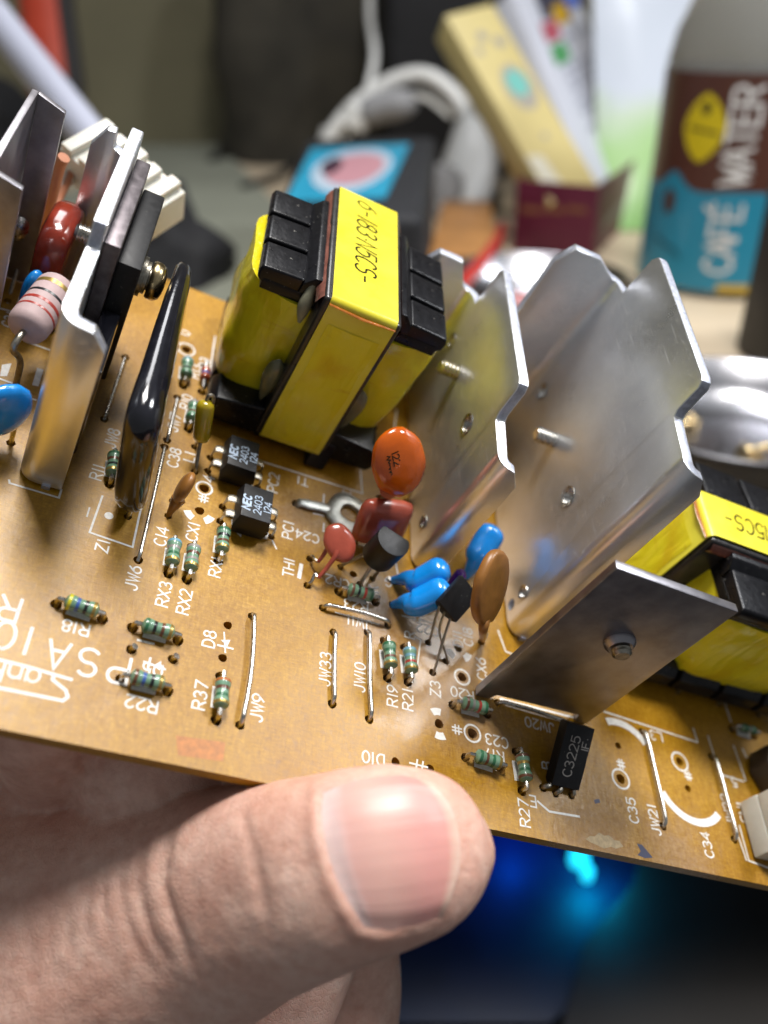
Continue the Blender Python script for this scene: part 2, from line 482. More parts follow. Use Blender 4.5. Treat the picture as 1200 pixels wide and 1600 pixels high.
def phenolic():
    m = bpy.data.materials.new('phenolic paper laminate')
    m.use_nodes = True
    nt = m.node_tree
    p = nt.nodes['Principled BSDF']
    v = mmco(nt)
    big = ntex(nt, v, 0.055, 4, 0.55)
    fib = ntex(nt, mmco(nt, (1.0, 0.28, 1), (0, 0, 0.5)), 2.6, 6, 0.7, 0.6)
    fib2 = ntex(nt, mmco(nt, (0.30, 1.0, 1), (0, 0, 0.35)), 3.2, 5, 0.7, 0.4)
    f = mth(nt, 'MULTIPLY', mth(nt, 'ADD', fib, fib2), 0.5)
    c = ramp(nt, f, [(0.33, (0.26, 0.118, 0.004)), (0.52, (0.405, 0.212, 0.010)), (0.68, (0.56, 0.335, 0.04))])
    c2 = ramp(nt, big, [(0.3, (0.78, 0.70, 0.60)), (0.7, (1.06, 1.04, 1.0))])
    c = mixc(nt, 1.0, c, c2, 'MULTIPLY')
    # flux residue: a mauve film with its own ragged outline round the soldered groups
    tc = nd(nt, 'ShaderNodeTexCoord')
    tot = None
    for (u, vv, r) in ((15, -3, 15), (7, 5, 9), (22, -9, 10), (38, -20, 12), (-7, 18, 6), (50, -20, 12)):
        d = nd(nt, 'ShaderNodeVectorMath', operation='DISTANCE')
        d.inputs[1].default_value = (u * MM, vv * MM, 0)
        nt.links.new(tc.outputs['Object'], d.inputs[0])
        k = mth(nt, 'SUBTRACT', 1.0, mth(nt, 'DIVIDE', d.outputs['Value'], r * MM), True)
        tot = k if tot is None else mth(nt, 'MAXIMUM', tot, k)
    rag = ntex(nt, v, 0.35, 6, 0.65, 0.8)
    film = mth(nt, 'MULTIPLY', ramp(nt, mth(nt, 'ADD', tot, mth(nt, 'MULTIPLY', mth(nt, 'SUBTRACT', rag, 0.5), 1.0)), [(0.2, (0, 0, 0)), (0.8, (1, 1, 1))]), 0.55)
    fx = ramp(nt, ntex(nt, v, 1.1, 6, 0.75), [(0.3, (0.21, 0.125, 0.075)), (0.7, (0.44, 0.33, 0.25))])
    c = mixc(nt, film, c, fx)
    spk = ramp(nt, ntex(nt, v, 3.4, 2, 0.5), [(0.70, (0, 0, 0)), (0.76, (1, 1, 1))])
    c = mixc(nt, mth(nt, 'MULTIPLY', spk, 0.16), c, (0.72, 0.52, 0.26))
    nt.links.new(c, p.inputs['Base Color'])
    r = mth(nt, 'SUBTRACT', mth(nt, 'ADD', mth(nt, 'MULTIPLY', f, 0.30), 0.22), mth(nt, 'MULTIPLY', film, 0.40))
    nt.links.new(r, p.inputs['Roughness'])
    p.inputs['Specular IOR Level'].default_value = 0.5
    p.inputs['Subsurface Weight'].default_value = 0.05
    p.inputs['Subsurface Radius'].default_value = (1.0, 0.5, 0.15)
    p.inputs['Subsurface Scale'].default_value = 0.0012
    b1 = bump(nt, f, 0.8, 0.05)
    nt.links.new(bump(nt, big, 0.6, 0.5, b1), p.inputs['Normal'])
    return m
M_BOARD = phenolic()

def yellow_tape():
    m = bpy.data.materials.new('yellow polyester tape')
    m.use_nodes = True
    nt = m.node_tree
    p = nt.nodes['Principled BSDF']
    v = mmco(nt)
    a = ntex(nt, v, 0.10, 4, 0.5, 0.5)
    s2 = ntex(nt, mmco(nt, (0.25, 0.25, 1.2)), 0.6, 4, 0.6)
    c = ramp(nt, a, [(0.30, (0.66, 0.48, 0.006)), (0.48, (0.77, 0.67, 0.016)), (0.75, (0.81, 0.74, 0.04))])
    st = ramp(nt, s2, [(0.60, (0, 0, 0)), (0.78, (0.55, 0.55, 0.55))])
    c = mixc(nt, st, c, (0.52, 0.27, 0.004))
    nt.links.new(c, p.inputs['Base Color'])
    p.inputs['Roughness'].default_value = 0.22
    p.inputs['Coat Weight'].default_value = 0.4
    p.inputs['Coat Roughness'].default_value = 0.1
    h = ntex(nt, mmco(nt, (0.5, 0.5, 1)), 0.9, 3, 0.5, 0.3)
    w1 = ntex(nt, mmco(nt, (0.9, 0.9, 0.25), (0.3, 0.4, 0)), 0.55, 2, 0.4, 1.2)
    nt.links.new(bump(nt, w1, 0.8, 0.35, bump(nt, h, 0.5, 0.10)), p.inputs['Normal'])
    return m
M_TAPE = yellow_tape()
M_TAPETOP = mat('clean yellow tape', (0.80, 0.74, 0.07), 0.28, var=0.04, vscale=0.11, col2=(0.74, 0.62, 0.03), bmp=0.04, bscale=0.5, coat=0.3)

# ------------------------------------------------------------------ the board
root = bpy.data.objects.new('circuit_board', None)
root.empty_display_size = 0.01
COL.objects.link(root)
root.matrix_world = BOARD_M
BASE[root.name] = Vector((0, 0, 0))
tag(root, 'amber brown power supply circuit board crowded with components, held by a hand', 'circuit board')

HOLES = []                                  # (u, v, r)
def hole(p, r=0.62):
    for h in HOLES:
        if (h[0] - p[0]) ** 2 + (h[1] - p[1]) ** 2 < (h[2] + r + 0.08) ** 2:
            return Vector((h[0], h[1], 0))
    HOLES.append((p[0], p[1], r))
    return Vector((p[0], p[1], 0))
def hp(x, y, r=0.62):
    return hole(Z(x, y), r)
V0, V1, U0, U1, TH = -21.5, 58.0, -72.0, 92.0, 1.6

def make_board():
    rim = []
    def edge(a, b, n, amp):
        for i in range(n):
            t = i / n
            x = a[0] + (b[0] - a[0]) * t; y = a[1] + (b[1] - a[1]) * t
            k = amp * (noise.noise(Vector((x * 0.23, y * 0.23, 3.1))) + 0.5 * noise.noise(Vector((x * 0.9, y * 0.9, 1.7))))
            rim.append((x + (k if abs(a[0] - b[0]) < 1 else 0), y + (k if abs(a[1] - b[1]) < 1 else 0)))
    edge((U0, V0), (U1, V0), 120, 0.10)
    edge((U1, V0), (U1, V1), 30, 0.1)
    edge((U1, V1), (U0, V1), 160, 0.35)
    edge((U0, V1), (U0, V0), 30, 0.1)
    pts = [Vector(p) for p in rim]
    edges = [(i, (i + 1) % len(rim)) for i in range(len(rim))]
    loops = [list(range(len(rim)))]
    SEG = 12
    for (u, v, r) in HOLES:
        k = len(pts)
        for i in range(SEG):
            a = 2 * math.pi * i / SEG
            rr = r * (1 + 0.06 * math.sin(3 * a + u))
            pts.append(Vector((u + rr * math.cos(a), v + rr * math.sin(a))))
        edges += [(k + i, k + (i + 1) % SEG) for i in range(SEG)]
        loops.append(list(range(k, k + SEG)))
    vs, es, fs, ov, oe, of = delaunay_2d_cdt(pts, edges, [], 0, 1e-5)
    def inside(c):
        if not (U0 - 1 < c.x < U1 + 1 and V0 - 0.4 < c.y < V1 + 1):
            return False
        for (u, v, r) in HOLES:
            if (c.x - u) ** 2 + (c.y - v) ** 2 < (r * 0.93) ** 2:
                return False
        return True
    mb = MB()
    top = [(p.x, p.y, 0) for p in vs]
    bot = [(p.x, p.y, -TH) for p in vs]
    n = len(top)
    good = []
    for f in fs:
        c = sum((vs[i] for i in f), Vector((0, 0))) / len(f)
        if inside(c):
            a, b, d = vs[f[0]], vs[f[1]], vs[f[2]]
            good.append(list(f) if (b - a).cross(d - a) > 0 else list(f)[::-1])
    faces = good + [[i + n for i in f[::-1]] for f in good]
    cnt = {}
    for f in good:
        for i in range(len(f)):
            cnt[(f[i], f[(i + 1) % len(f)])] = 1
    for (a, b) in list(cnt):
        if (b, a) not in cnt:
            faces.append([b, a, a + n, b + n])
    mb.add(top + bot, faces)
    o = mb.build('laminate', [M_BOARD], root, origin=(0, 0, 0), smooth=0)
    o['label'] = 'amber brown phenolic laminate sheet with drilled holes and white legends'
    bs = MB()                                # solder side: copper lands that close the holes from below
    for (u, v, r) in HOLES:
        bs.lathe([(r + 0.7, -TH - 0.03), (r + 0.5, -TH - 0.25), (0.3, -TH - 0.8)], (u, v, 0), (0, 0, 1), 10)
    so = bs.build('solder_joint', mat('solder', (0.10, 0.07, 0.05), 0.45, 0.4, var=0.3), root, origin=(0, 0, 0))
    so['kind'] = 'stuff'

# ------------------------------------------------------------------ legends
def on_board(p, ang):
    c = math.cos(math.radians(ang)); s = math.sin(math.radians(ang))
    return lambda x, y, z: Vector((p.x + c * x - s * y, p.y + s * x + c * y, z))
def legend(s, x, y, ang, h=1.45, w=0.215, **kw):
    p = Z(x, y)
    mb = MB()
    text_mesh(mb, s, on_board(p, ang), h, w, z0=0.02, **kw)
    mb.build('printed_legend', M_SILK, root, smooth=0)
SILKZ = [0]
def sz():
    SILKZ[0] = (SILKZ[0] + 1) % 7
    return 0.016 + 0.003 * SILKZ[0]
def line(pts, w=0.26):
    mb = MB()
    z = sz()
    P = [Z(*p) if not isinstance(p, Vector) else p for p in pts]
    ribbon(mb, [(p.x, p.y) for p in P], w, lambda a, b, c: Vector((a, b, c)), z)
    mb.build('printed_line', M_SILK, root, smooth=0)
def patch(pts):
    z = sz()
    P = [Z(*p) if not isinstance(p, Vector) else p for p in pts]
    mb = MB()
    mb.add([(p.x, p.y, z) for p in P], [tuple(range(len(P)))])
    mb.build('printed_patch', M_SILK, root, smooth=0)
def ringmark(x, y, r=1.05, w=0.28):
    p = Z(x, y)
    z = sz()
    mb = MB()
    mb.grid([[(p.x + k * math.cos(2 * math.pi * i / 28), p.y + k * math.sin(2 * math.pi * i / 28), z) for i in range(29)] for k in (r + w, r)])
    mb.build('printed_ring', M_SILK, root, smooth=0)
def arcmark(c, r0, r1, a0, a1, n=14):
    z = sz()
    mb = MB()
    mb.grid([[(c.x + k * math.cos(math.radians(a0 + (a1 - a0) * i / n)), c.y + k * math.sin(math.radians(a0 + (a1 - a0) * i / n)), z) for i in range(n + 1)] for k in (r1, r0)])
    mb.build('printed_arc', M_SILK, root, smooth=0)

for a in [('JW8', 175, 685, 90), ('R11', 152, 738, 90), ('1', 137, 800, 0), ('Z1', 160, 853, 90), ('JW6', 208, 903, 90), ('C14', 252, 838, 90), ('CX1', 301, 831, 90),
          ('RX3', 256, 928, 90), ('RX2', 288, 940, 90), ('RX1', 337, 886, 90), ('C38', 272, 715, 90), ('L1', 296, 714, 90), ('R10', 291, 628, 90), ('R13', 305, 580, 90),
          ('D3', 319, 567, 90), ('JW7', 272, 660, 90), ('4', 326, 748, 90), ('PC2', 427, 754, 90), ('PC1', 450, 828, 90), ('4', 373, 832, 90), ('1', 428, 851, 30),
          ('T1', 473, 752, 180), ('14', 542, 773, 180), ('C24', 480, 838, 180), ('TH1', 451, 887, 90), ('CR2', 527, 909, 180), ('R23', 556, 947, 180), ('JW11', 562, 973, 180),
          ('JW33', 508, 1045, 90), ('JW10', 562, 1058, 90), ('R19', 613, 1087, 90), ('R21', 637, 1093, 90), ('Z3', 680, 1076, 90), ('CX6', 752, 1045, 90), ('D11', 715, 998, 90),
          ('C18', 731, 995, 90), ('C22', 668, 984, 180), ('R', 640, 992, 90), ('R20', 722, 1084, 180), ('C23', 776, 1158, 180), ('R17', 772, 1180, 180), ('D10', 583, 1185, 180),
          ('R27', 819, 1270, 90), ('E', 832, 1252, 180), ('B', 854, 1196, 90), ('JW20', 843, 1133, 180), ('L3', 1025, 1150, 180), ('C35', 988, 1266, 90), ('JW21', 1022, 1281, 90),
          ('C34', 1105, 1320, 90), ('JW22', 1137, 1266, 90), ('5', 1147, 1222, 180), ('CN1', 1160, 1270, 90), ('D8', 327, 998, 90), ('R37', 313, 1086, 90), ('JW9', 402, 1106, 90),
          ('R18', 118, 981, 180), ('R22', 221, 1100, 180), ('D5', 238, 1046, 180), ('C31', 15, 500, 90), ('0', 289, 520, 90), ('K', 583, 920, 90), ('G', 607, 910, 180)]:
    if a[0] == 'G':
        FONT['G'] = [_e(2.2, 3, 2.1, 3, 45, 330, 14) + [(4.1, 2.6), (2.4, 2.6)]]
    legend(*a)
legend('PSA', 138, 1035, 180, 3.3, 0.36, adv=1.5)
legend('10', 22, 996, 180, 3.3, 0.36, adv=1.6)
legend('R', 14, 951, 180, 3.0, 0.34)
# maker's mark, printed upside down: a long S whose arms frame the other letters
line([(-30, 1024), (40, 1041), (112, 1062)], 0.34)
line([(84, 1055), (82, 1062), (103, 1079), (106, 1089), (98, 1095), (-30, 1069)], 0.34)
legend('anKen', -8, 1047, 180, 2.3, 0.25, adv=1.2)

# outlines
line([(160, 775), (140, 832), (207, 855), (270, 565), (262, 563)])
line([(14, 750), (15, 755), (92, 778), (96, 765)])
line([(363, 812), (363, 823), (404, 839)]); patch([(404, 828), (420, 833), (417, 843), (401, 838)])
line([(345, 741), (385, 757)]); patch([(384, 748), (396, 752), (394, 762), (382, 758)])
line([(336, 526), (328, 580)]); line([(412, 722), (566, 771), (563, 735)]); line([(620, 640), (612, 700)])
line([(506, 773), (505, 790)]); line([(506, 818), (505, 830), (522, 836)]); line([(490, 802), (506, 806)])
patch([(468, 880), (474, 882), (470, 905), (464, 903)])
line([(617, 872), (622, 900)]); line([(524, 957), (592, 976)], 0.22)
line([(778, 985), (790, 1018), (820, 1030)]); line([(600, 760), (607, 790)])
line([(790, 1082), (905, 1113)], 0.3); line([(782, 1092), (900, 1122)], 0.3); line([(790, 1102), (880, 1128)], 0.22)
line([(944, 1112), (1090, 1160), (1083, 1138)]); line([(1106, 1150), (1125, 1210), (1162, 1221)]); line([(1146, 1165), (1165, 1220)])
line([(1155, 1290), (1170, 1345), (1200, 1356)]); line([(1147, 1288), (1166, 1344)]); line([(1128, 1085), (1142, 1128)]); line([(1160, 1170), (1166, 1183)])
line([(840, 1252), (858, 1268), (905, 1276)], 0.3)
line([(648, 995), (657, 1000), (652, 1040)], 0.2); line([(628, 962), (650, 968)], 0.22); line([(650, 958), (647, 970)], 0.22); line([(658, 962), (655, 974)], 0.22); line([(655, 968), (676, 974)], 0.22)
line([(225, 1034), (258, 1046)], 0.25); line([(235, 1028), (231, 1044)], 0.25); patch([(240, 1040), (252, 1033), (250, 1048)])
line([(340, 1008), (364, 1014)], 0.24); patch([(345, 1000), (360, 1000), (355, 1010)]); line([(350, 988), (352, 1020)], 0.18)
line([(640, 1192), (668, 1199)], 0.25); line([(652, 1187), (650, 1202)], 0.25); line([(661, 1190), (659, 1204)], 0.25)
line([(215, 1000), (240, 1006)], 0.28); line([(0, 592), (22, 600)], 0.3); patch([(3, 570), (18, 568), (11, 588), (0, 588)]); patch([(58, 575), (68, 578), (60, 604), (50, 602)])
line([(32, 618), (56, 625)], 0.3); line([(38, 533), (78, 547)], 0.3); line([(0, 482), (23, 488), (40, 440)], 0.26)
arcmark(Z(170, 806), 0.02, 0.55, 0, 360, 20)
for x, y, r in ((319, 763, 0.95), (291, 546, 1.15), (738, 1146, 1.05), (722, 1058, 1.0), (970, 1217, 1.25), (1062, 1190, 1.25)):
    ringmark(x, y, r); hole(Z(x, y), 0.72)
for x, y in ((312, 798), (686, 1131), (716, 1013)):
    p = hp(x, y, 0.66)
    for a0 in (200, 300) if x != 686 else (80, 250):
        arcmark(p, 1.2, 2.2, a0, a0 + 45)
for x, y, a in ((318, 779, 0), (714, 1140, 90), (970, 1194, 0), (1075, 1212, 0)):
    legend('#', x, y, a, 1.9, 0.22)
arcmark(Z(975, 1185), 5.0, 6.1, 35, 110)
arcmark(Z(1075, 1222), 5.3, 6.4, 205, 318)
for x, y in ((618, 1190), (672, 1201), (356, 977), (348, 1028), (1075, 1232), (966, 1165), (608, 905), (552, 897)):
    hp(x, y, 0.55)
mbs = MB()
mbs.add([Z(275, 1149, 0) + Vector((0, 0, 0.008)), Z(278, 1180, 0) + Vector((0, 0, 0.008)), Z(349, 1190, 0) + Vector((0, 0, 0.008)), Z(352, 1160, 0) + Vector((0, 0, 0.008))], [(0, 1, 2, 3)])
for pts, m_, nm_ in (([(915, 1311), (922, 1306), (929, 1307), (936, 1301), (944, 1306), (951, 1305), (960, 1313), (968, 1314), (974, 1323), (962, 1326), (955, 1323), (944, 1326), (930, 1319), (924, 1317)], mat('bare chipped laminate', (0.40, 0.30, 0.17), 0.6, var=0.3, vscale=1.5), 'edge_chip'),
                    ([(995, 1318), (1003, 1320), (1020, 1340), (1008, 1341), (996, 1336), (1001, 1330)], mat('dark blue ink', (0.05, 0.055, 0.10), 0.5), 'ink_mark'), ([(928, 1250), (936, 1248), (938, 1254), (930, 1256)], mat('dark blue ink', (0.05, 0.055, 0.10), 0.5), 'ink_mark')):
    b_ = MB(); b_.add([Z(*q) + Vector((0, 0, 0.011)) for q in pts], [tuple(range(len(pts)))]); b_.build(nm_, m_, root, smooth=0)
mbs.build('ink_stamp', mat('faded red stamp', (0.44, 0.165, 0.035), 0.4, var=0.3, vscale=1.2), root, smooth=0)

# ------------------------------------------------------------------ small parts
def wire_arch(a, b, h, r, bow=0.0, seg=8, deep=1.5):
    a = Vector(a); b = Vector(b)
    d = (b - a); L = d.length; d.normalize()
    side = Vector((-d.y, d.x, 0))
    rb = min(0.9, L * 0.3)
    up = Vector((0, 0, 1))
    pts = [a - up * deep, a + up * max(0.0, h - rb)]
    pts += [a + d * (rb * (1 - math.cos(t))) + up * (h - rb + rb * math.sin(t)) for t in (0.4, 0.8, 1.2, 1.57)]
    for k in range(1, 6):
        t = k / 6
        q = a + d * (rb + (L - 2 * rb) * t) + up * h + side * (bow * math.sin(math.pi * t)) + up * (0.05 * math.sin(7 * t + L))
        pts.append(q)
    pts += [b - d * (rb * (1 - math.cos(t))) + up * (h - rb + rb * math.sin(t)) for t in (1.57, 1.2, 0.8, 0.4)]
    pts += [b + up * max(0.0, h - rb), b - up * deep]
    return pts
def jumper(a, b, label, h=0.55, bow=0.0, r=0.29):
    A = hp(*a, 0.6); B2 = hp(*b, 0.6)
    mb = MB()
    mb.tube(wire_arch(A, B2, h, r, bow), r, 10)
    o = mb.build('jumper_wire', M_TIN, root)
    o['label'] = label
jumper((257, 698), (216, 875), 'long bare jumper wire beside the JW6 print', 0.5, 0.05, 0.25)
jumper((277, 621), (261, 688), 'bare jumper wire beside the C38 print above it', 0.5, 0, 0.25)
jumper((196, 558), (163, 655), 'bare jumper wire above the JW8 print', 0.5, 0, 0.25)
jumper((394, 963), (375, 1133), 'bowed bare jumper wire beside the JW9 print', 1.0, 0.35)
jumper((574, 988), (577, 1124), 'bare jumper wire beside the JW10 print', 0.7, -0.1)
jumper((521, 988), (519, 1100), 'bare jumper wire beside the JW33 print', 0.7, -0.1)
jumper((504, 950), (606, 977), 'bare jumper wire above the upside down JW11 print', 1.0, 0.2)
jumper((778, 1098), (884, 1130), 'bare jumper wire above the upside down JW20 print', 0.6, 0.1)
jumper((1003, 1143), (1036, 1291), 'bare jumper wire beside the JW21 print', 0.8, 0.1)
jumper((1111, 1182), (1147, 1312), 'bare jumper wire beside the JW22 print', 0.8, 0)

def resistor(a, b, bands, label, body=3.6, rad=0.92, zc=1.25, off=0.0, sil=True, bodymat=None, name='resistor'):
    A = hp(*a, 0.68); B2 = hp(*b, 0.68)
    d = (B2 - A); L = d.length; d = d.normalized()
    body = min(body, L - 1.0)
    mid = (A + B2) / 2 + d * off
    c = mid + Vector((0, 0, zc))
    h = body / 2; e = body * 0.26; k = rad
    prof = [(0.25, -h - 0.12), (k * 0.62, -h), (k * 0.93, -h + 0.18), (k, -h + 0.45), (k * 0.98, -h + e), (k * 0.84, -h + e + 0.3), (k * 0.83, 0), (k * 0.84, h - e - 0.3), (k * 0.98, h - e), (k, h - 0.45), (k * 0.93, h - 0.18), (k * 0.62, h), (0.25, h + 0.12)]
    mb = MB()
    mb.lathe(prof, c, d, 18)
    o = mb.build(name, bodymat or M_RES, root)
    o['label'] = label
    def rad_at(x):
        for (r1, x1), (r2, x2) in zip(prof, prof[1:]):
            if x1 <= x <= x2:
                return r1 + (r2 - r1) * (x - x1) / (x2 - x1)
        return k
    if bands:
        n = len(bands)
        for i, bc in enumerate(bands):
            x = -h + 0.42 + (body - 0.84) * (i / (n - 1) if n > 1 else 0.5)
            w = 0.19
            bb = MB()
            pr = [(rad_at(x - w) + 0.02, x - w), (rad_at(x) + 0.025, x), (rad_at(x + w) + 0.02, x + w)]
            bb.lathe([(pr[0][0] - 0.05, pr[0][1])] + pr + [(pr[2][0] - 0.05, pr[2][1])], c, d, 18, caps=False)
            bb.build('band', band_mat(bc), o)
    up = Vector((0, 0, 1))
    for P, s in ((A, 1), (B2, -1)):
        st = c - d * s * (h + 0.02)
        q = P + up * (zc * 0.75)
        mid2 = P + up * zc
        path = [P - up * 1.5, P + up * 0.1, q, mid2 * 0.72 + (P + d * s * 0.35 + up * zc) * 0.28, P + d * s * 0.35 + up * zc, st] if (st - mid2).length > 0.4 else [P - up * 1.5, P + up * 0.2, (P + st) / 2 + up * 0.1, st]
        wb = MB()
        wb.tube(path, 0.29, 8)
        wb.build('lead', M_TIN, o)
    if sil:
        n = Vector((-d.y, d.x, 0))
        q = [mid - d * 1.35 - n * 0.85, mid + d * 1.35 - n * 0.85, mid + d * 1.35 + n * 0.85, mid - d * 1.35 + n * 0.85]
        z = sz()
        pm = MB(); pm.add([(p.x, p.y, z) for p in q], [(0, 1, 2, 3)])
        pm.build('printed_patch', M_SILK, root, smooth=0)
    return o
resistor((88, 944), (160, 968), ['yellow', 'blue', 'black', 'gold'], 'green resistor with yellow and blue bands above the upside down R18 print')
resistor((207, 981), (278, 1001), ['green', 'black', 'brown', 'gold'], 'green resistor lying between the R18 and D5 prints')
resistor((189, 1062), (262, 1080), ['brown', 'blue', 'black', 'gold'], 'green resistor with brown and blue bands above the upside down R22 print')
resistor((345, 1057), (338, 1125), ['orange', 'brown', 'green', 'gold'], 'green resistor beside the R37 print')
resistor((270, 847), (263, 897), ['skyblue', 'grey', 'green', 'gold'], 'green resistor with sky blue end above the RX3 print')
resistor((300, 855), (292, 906), ['grey', 'brown', 'grey', 'gold'], 'green resistor with grey and brown bands above the RX2 print')
resistor((346, 828), (341, 877), ['green', 'black', 'brown', 'gold'], 'green resistor with a black band above the RX1 print')
resistor((177, 712), (171, 757), ['green', 'brown', 'black', 'gold'], 'green resistor beside the R11 print, under the black module')
resistor((290, 566), (286, 603), ['skyblue', 'green', 'black', 'green'], 'small green resistor beside the R13 print')
resistor((301, 634), (294, 671), ['grey', 'green', 'brown', 'green'], 'green resistor half hidden by the yellow capsule')
resistor((529, 925), (586, 941), ['brown', 'black', 'red', 'green'], 'green resistor under the half round transistor')
resistor((600, 1002), (605, 1060), ['green', 'green', 'brown', 'gold'], 'green resistor above the R19 print')
resistor((632, 1012), (637, 1066), ['skyblue', 'skyblue', 'red', 'gold'], 'pale green resistor with a red band above the R21 print')
resistor((707, 1102), (761, 1116), ['brown', 'grey', 'red', 'green'], 'green resistor with a red band beside the metal plate corner')
resistor((727, 1184), (783, 1202), ['green', 'brown', 'green', 'gold'], 'green resistor lying between the C23 and D10 prints')
resistor((806, 1175), (815, 1236), ['brown', 'gold', 'green', 'brown'], 'green resistor above the R27 print')
resistor((1143, 1139), (1178, 1150), ['green', 'grey', 'green'], 'small green resistor in the shade beside the second transformer', body=2.6, rad=0.7)
M_GLASS_D = mat('red diode glass', (0.36, 0.07, 0.03), 0.12, var=0.2, coat=0.6)
resistor((320, 572), (315, 612), ['blue'], 'tiny glass diode with a blue band beside the D3 print', body=2.4, rad=0.75, zc=1.0, sil=False, bodymat=M_GLASS_D, name='glass_diode')

# two clipped ends of a removed diode
for (x, y) in ((205, 1015), (270, 1030)):
    p = hp(x, y, 0.6)
    mb = MB(); mb.tube([p - Vector((0, 0, 1.4)), p + Vector((0, 0, 0.2)), p + Vector((0.25, 0.1, 0.75))], [0.3, 0.33, 0.42], 10)
    o = mb.build('clipped_lead', M_TIN, root)
    o['label'] = 'clipped shiny wire end beside the D5 print'

# optocouplers
def optocoupler(u, v, label, third='124'):
    mb = MB()
    L, Wd, H = 4.9, 6.0, 3.7              # along u, along v
    z0 = 0.5
    zs = [z0, z0 + 1.7, z0 + H]
    ins = [0.35, 0.0, 0.42]
    rows = []
    for z, i in zip(zs, ins):
        rows.append([Vector((u - L / 2 + i, v - Wd / 2 + i * 0.6, z)), Vector((u + L / 2 - i, v - Wd / 2 + i * 0.6, z)), Vector((u + L / 2 - i, v + Wd / 2 - i * 0.6, z)), Vector((u - L / 2 + i, v + Wd / 2 - i * 0.6, z))])
    mb.grid(rows, 0, True)
    k = len(mb.v)
    mb.f += [[3, 2, 1, 0], [k - 4, k - 3, k - 2, k - 1]]; mb.m += [0, 0]
    o = mb.build('optocoupler', M_EPOXY, root, bevel=0.14, bseg=2)
    o['label'] = label
    for s in (-1, 1):
        for dv in (-1.27, 1.27):
            p = hole(Vector((u + s * 3.6, v + dv, 0)), 0.55)
            lb = MB()
            path = [Vector((u + s * 2.3, v + dv, z0 + 1.75)), Vector((u + s * 3.0, v + dv, z0 + 1.75)), Vector((u + s * 3.4, v + dv, z0 + 1.55)), Vector((u + s * 3.55, v + dv, z0 + 1.1)), Vector((u + s * 3.6, v + dv, 0.3)), Vector((u + s * 3.6, v + dv, -1.4))]
            for a, b in zip(path, path[1:]):
                pass
            lb.tube(path, [(0.14, 0.62), (0.14, 0.62), (0.15, 0.62), (0.15, 0.5), (0.15, 0.3), (0.15, 0.28)], 8)
            lb.build('pin', M_DULL, o)
    zt = z0 + H + 0.015
    for s, du, h, w, sl in (('NEC', -1.42, 1.0, 0.26, 0.18), ('2403', 0.08, 1.0, 0.13, 0.0), (third, 1.42, 0.95, 0.13, 0.0)):
        t = MB()
        # lines run along +v
        text_mesh(t, s, lambda x, y, z, du=du: Vector((u + du - y, v + x - 0.3, zt + z)), h, w, adv=1.22, slant=sl)
        t.build('printing', M_PRINT, o, smooth=0)
    return o
optocoupler(-13.2, 13.9, 'black four pin optocoupler with pale printing beside the PC1 print')
optocoupler(-16.0, 21.9, 'black four pin optocoupler with pale printing at the transformer foot')
# ------------------------------------------------------------------ heat sinks
def apply_cuts(o, cuts):
    """drill round holes (board mm: centre, axis, radius, depth) through a part"""
    cb = MB()
    for c, ax, r, d in cuts:
        ax = Vector(ax).normalized()
        cb.lathe([(r, -d / 2), (r, d / 2)], c, ax, 16)
    co = cb.build('cutter', M_ALUCUT, None, origin=(0, 0, 0), smooth=0)
    co.location = -BASE[o.name] * MM
    co.parent = o.parent
    co.location = (0, 0, 0)
    bpy.context.view_layer.update()
    md = o.modifiers.new('cut', 'BOOLEAN')
    md.operation = 'DIFFERENCE'; md.solver = 'EXACT'; md.object = co
    dg = bpy.context.evaluated_depsgraph_get()
    me = bpy.data.meshes.new_from_object(o.evaluated_get(dg))
    o.modifiers.clear()
    o.data = me
    for p in me.polygons:
        p.use_smooth = True
    me.set_sharp_from_angle(angle=math.radians(30))
    bpy.data.objects.remove(co)

def sheet(path, tops, bottoms, th, name, parent, bevel=0.18):
    """vertical sheet metal following a plan path; tops[i] / bottoms[i] heights, th thickness to the left of travel"""
    n = len(path)
    P = [Vector(p) for p in path]
    nrm = []
    for i in range(n):
        a = P[max(i - 1, 0)]; b = P[min(i + 1, n - 1)]
        t = (b - a)
        if t.length < 1e-6: t = P[min(i + 2, n - 1)] - P[max(i - 2, 0)]
        t.normalize()
        nrm.append(Vector((-t.y, t.x)))
    F = []; Bk = []
    fb = [Vector((P[i].x, P[i].y, bottoms[i])) for i in range(n)]
    ft = [Vector((P[i].x, P[i].y, tops[i])) for i in range(n)]
    kb = [Vector((P[i].x + nrm[i].x * th, P[i].y + nrm[i].y * th, bottoms[i])) for i in range(n)]
    kt = [Vector((P[i].x + nrm[i].x * th, P[i].y + nrm[i].y * th, tops[i])) for i in range(n)]
    mb = MB()
    vs = fb + ft + kb + kt
    fs = []; mi = []
    for i in range(n - 1):
        fs.append((i, i + 1, n + i + 1, n + i)); mi.append(0)
        fs.append((2 * n + i + 1, 2 * n + i, 3 * n + i, 3 * n + i + 1)); mi.append(0)
        fs.append((n + i, n + i + 1, 3 * n + i + 1, 3 * n + i)); mi.append(1)
        fs.append((i + 1, i, 2 * n + i, 2 * n + i + 1)); mi.append(1)
    fs.append((0, n, 3 * n, 2 * n)); mi.append(1)
    fs.append((n - 1, 3 * n - 1, 4 * n - 1, 2 * n - 1)); mi.append(1)
    mb.add(vs, fs); mb.m = mi
    return mb.build(name, [M_ALU, M_ALUCUT], parent, bevel=bevel, bseg=2, smooth=32, bang=46)

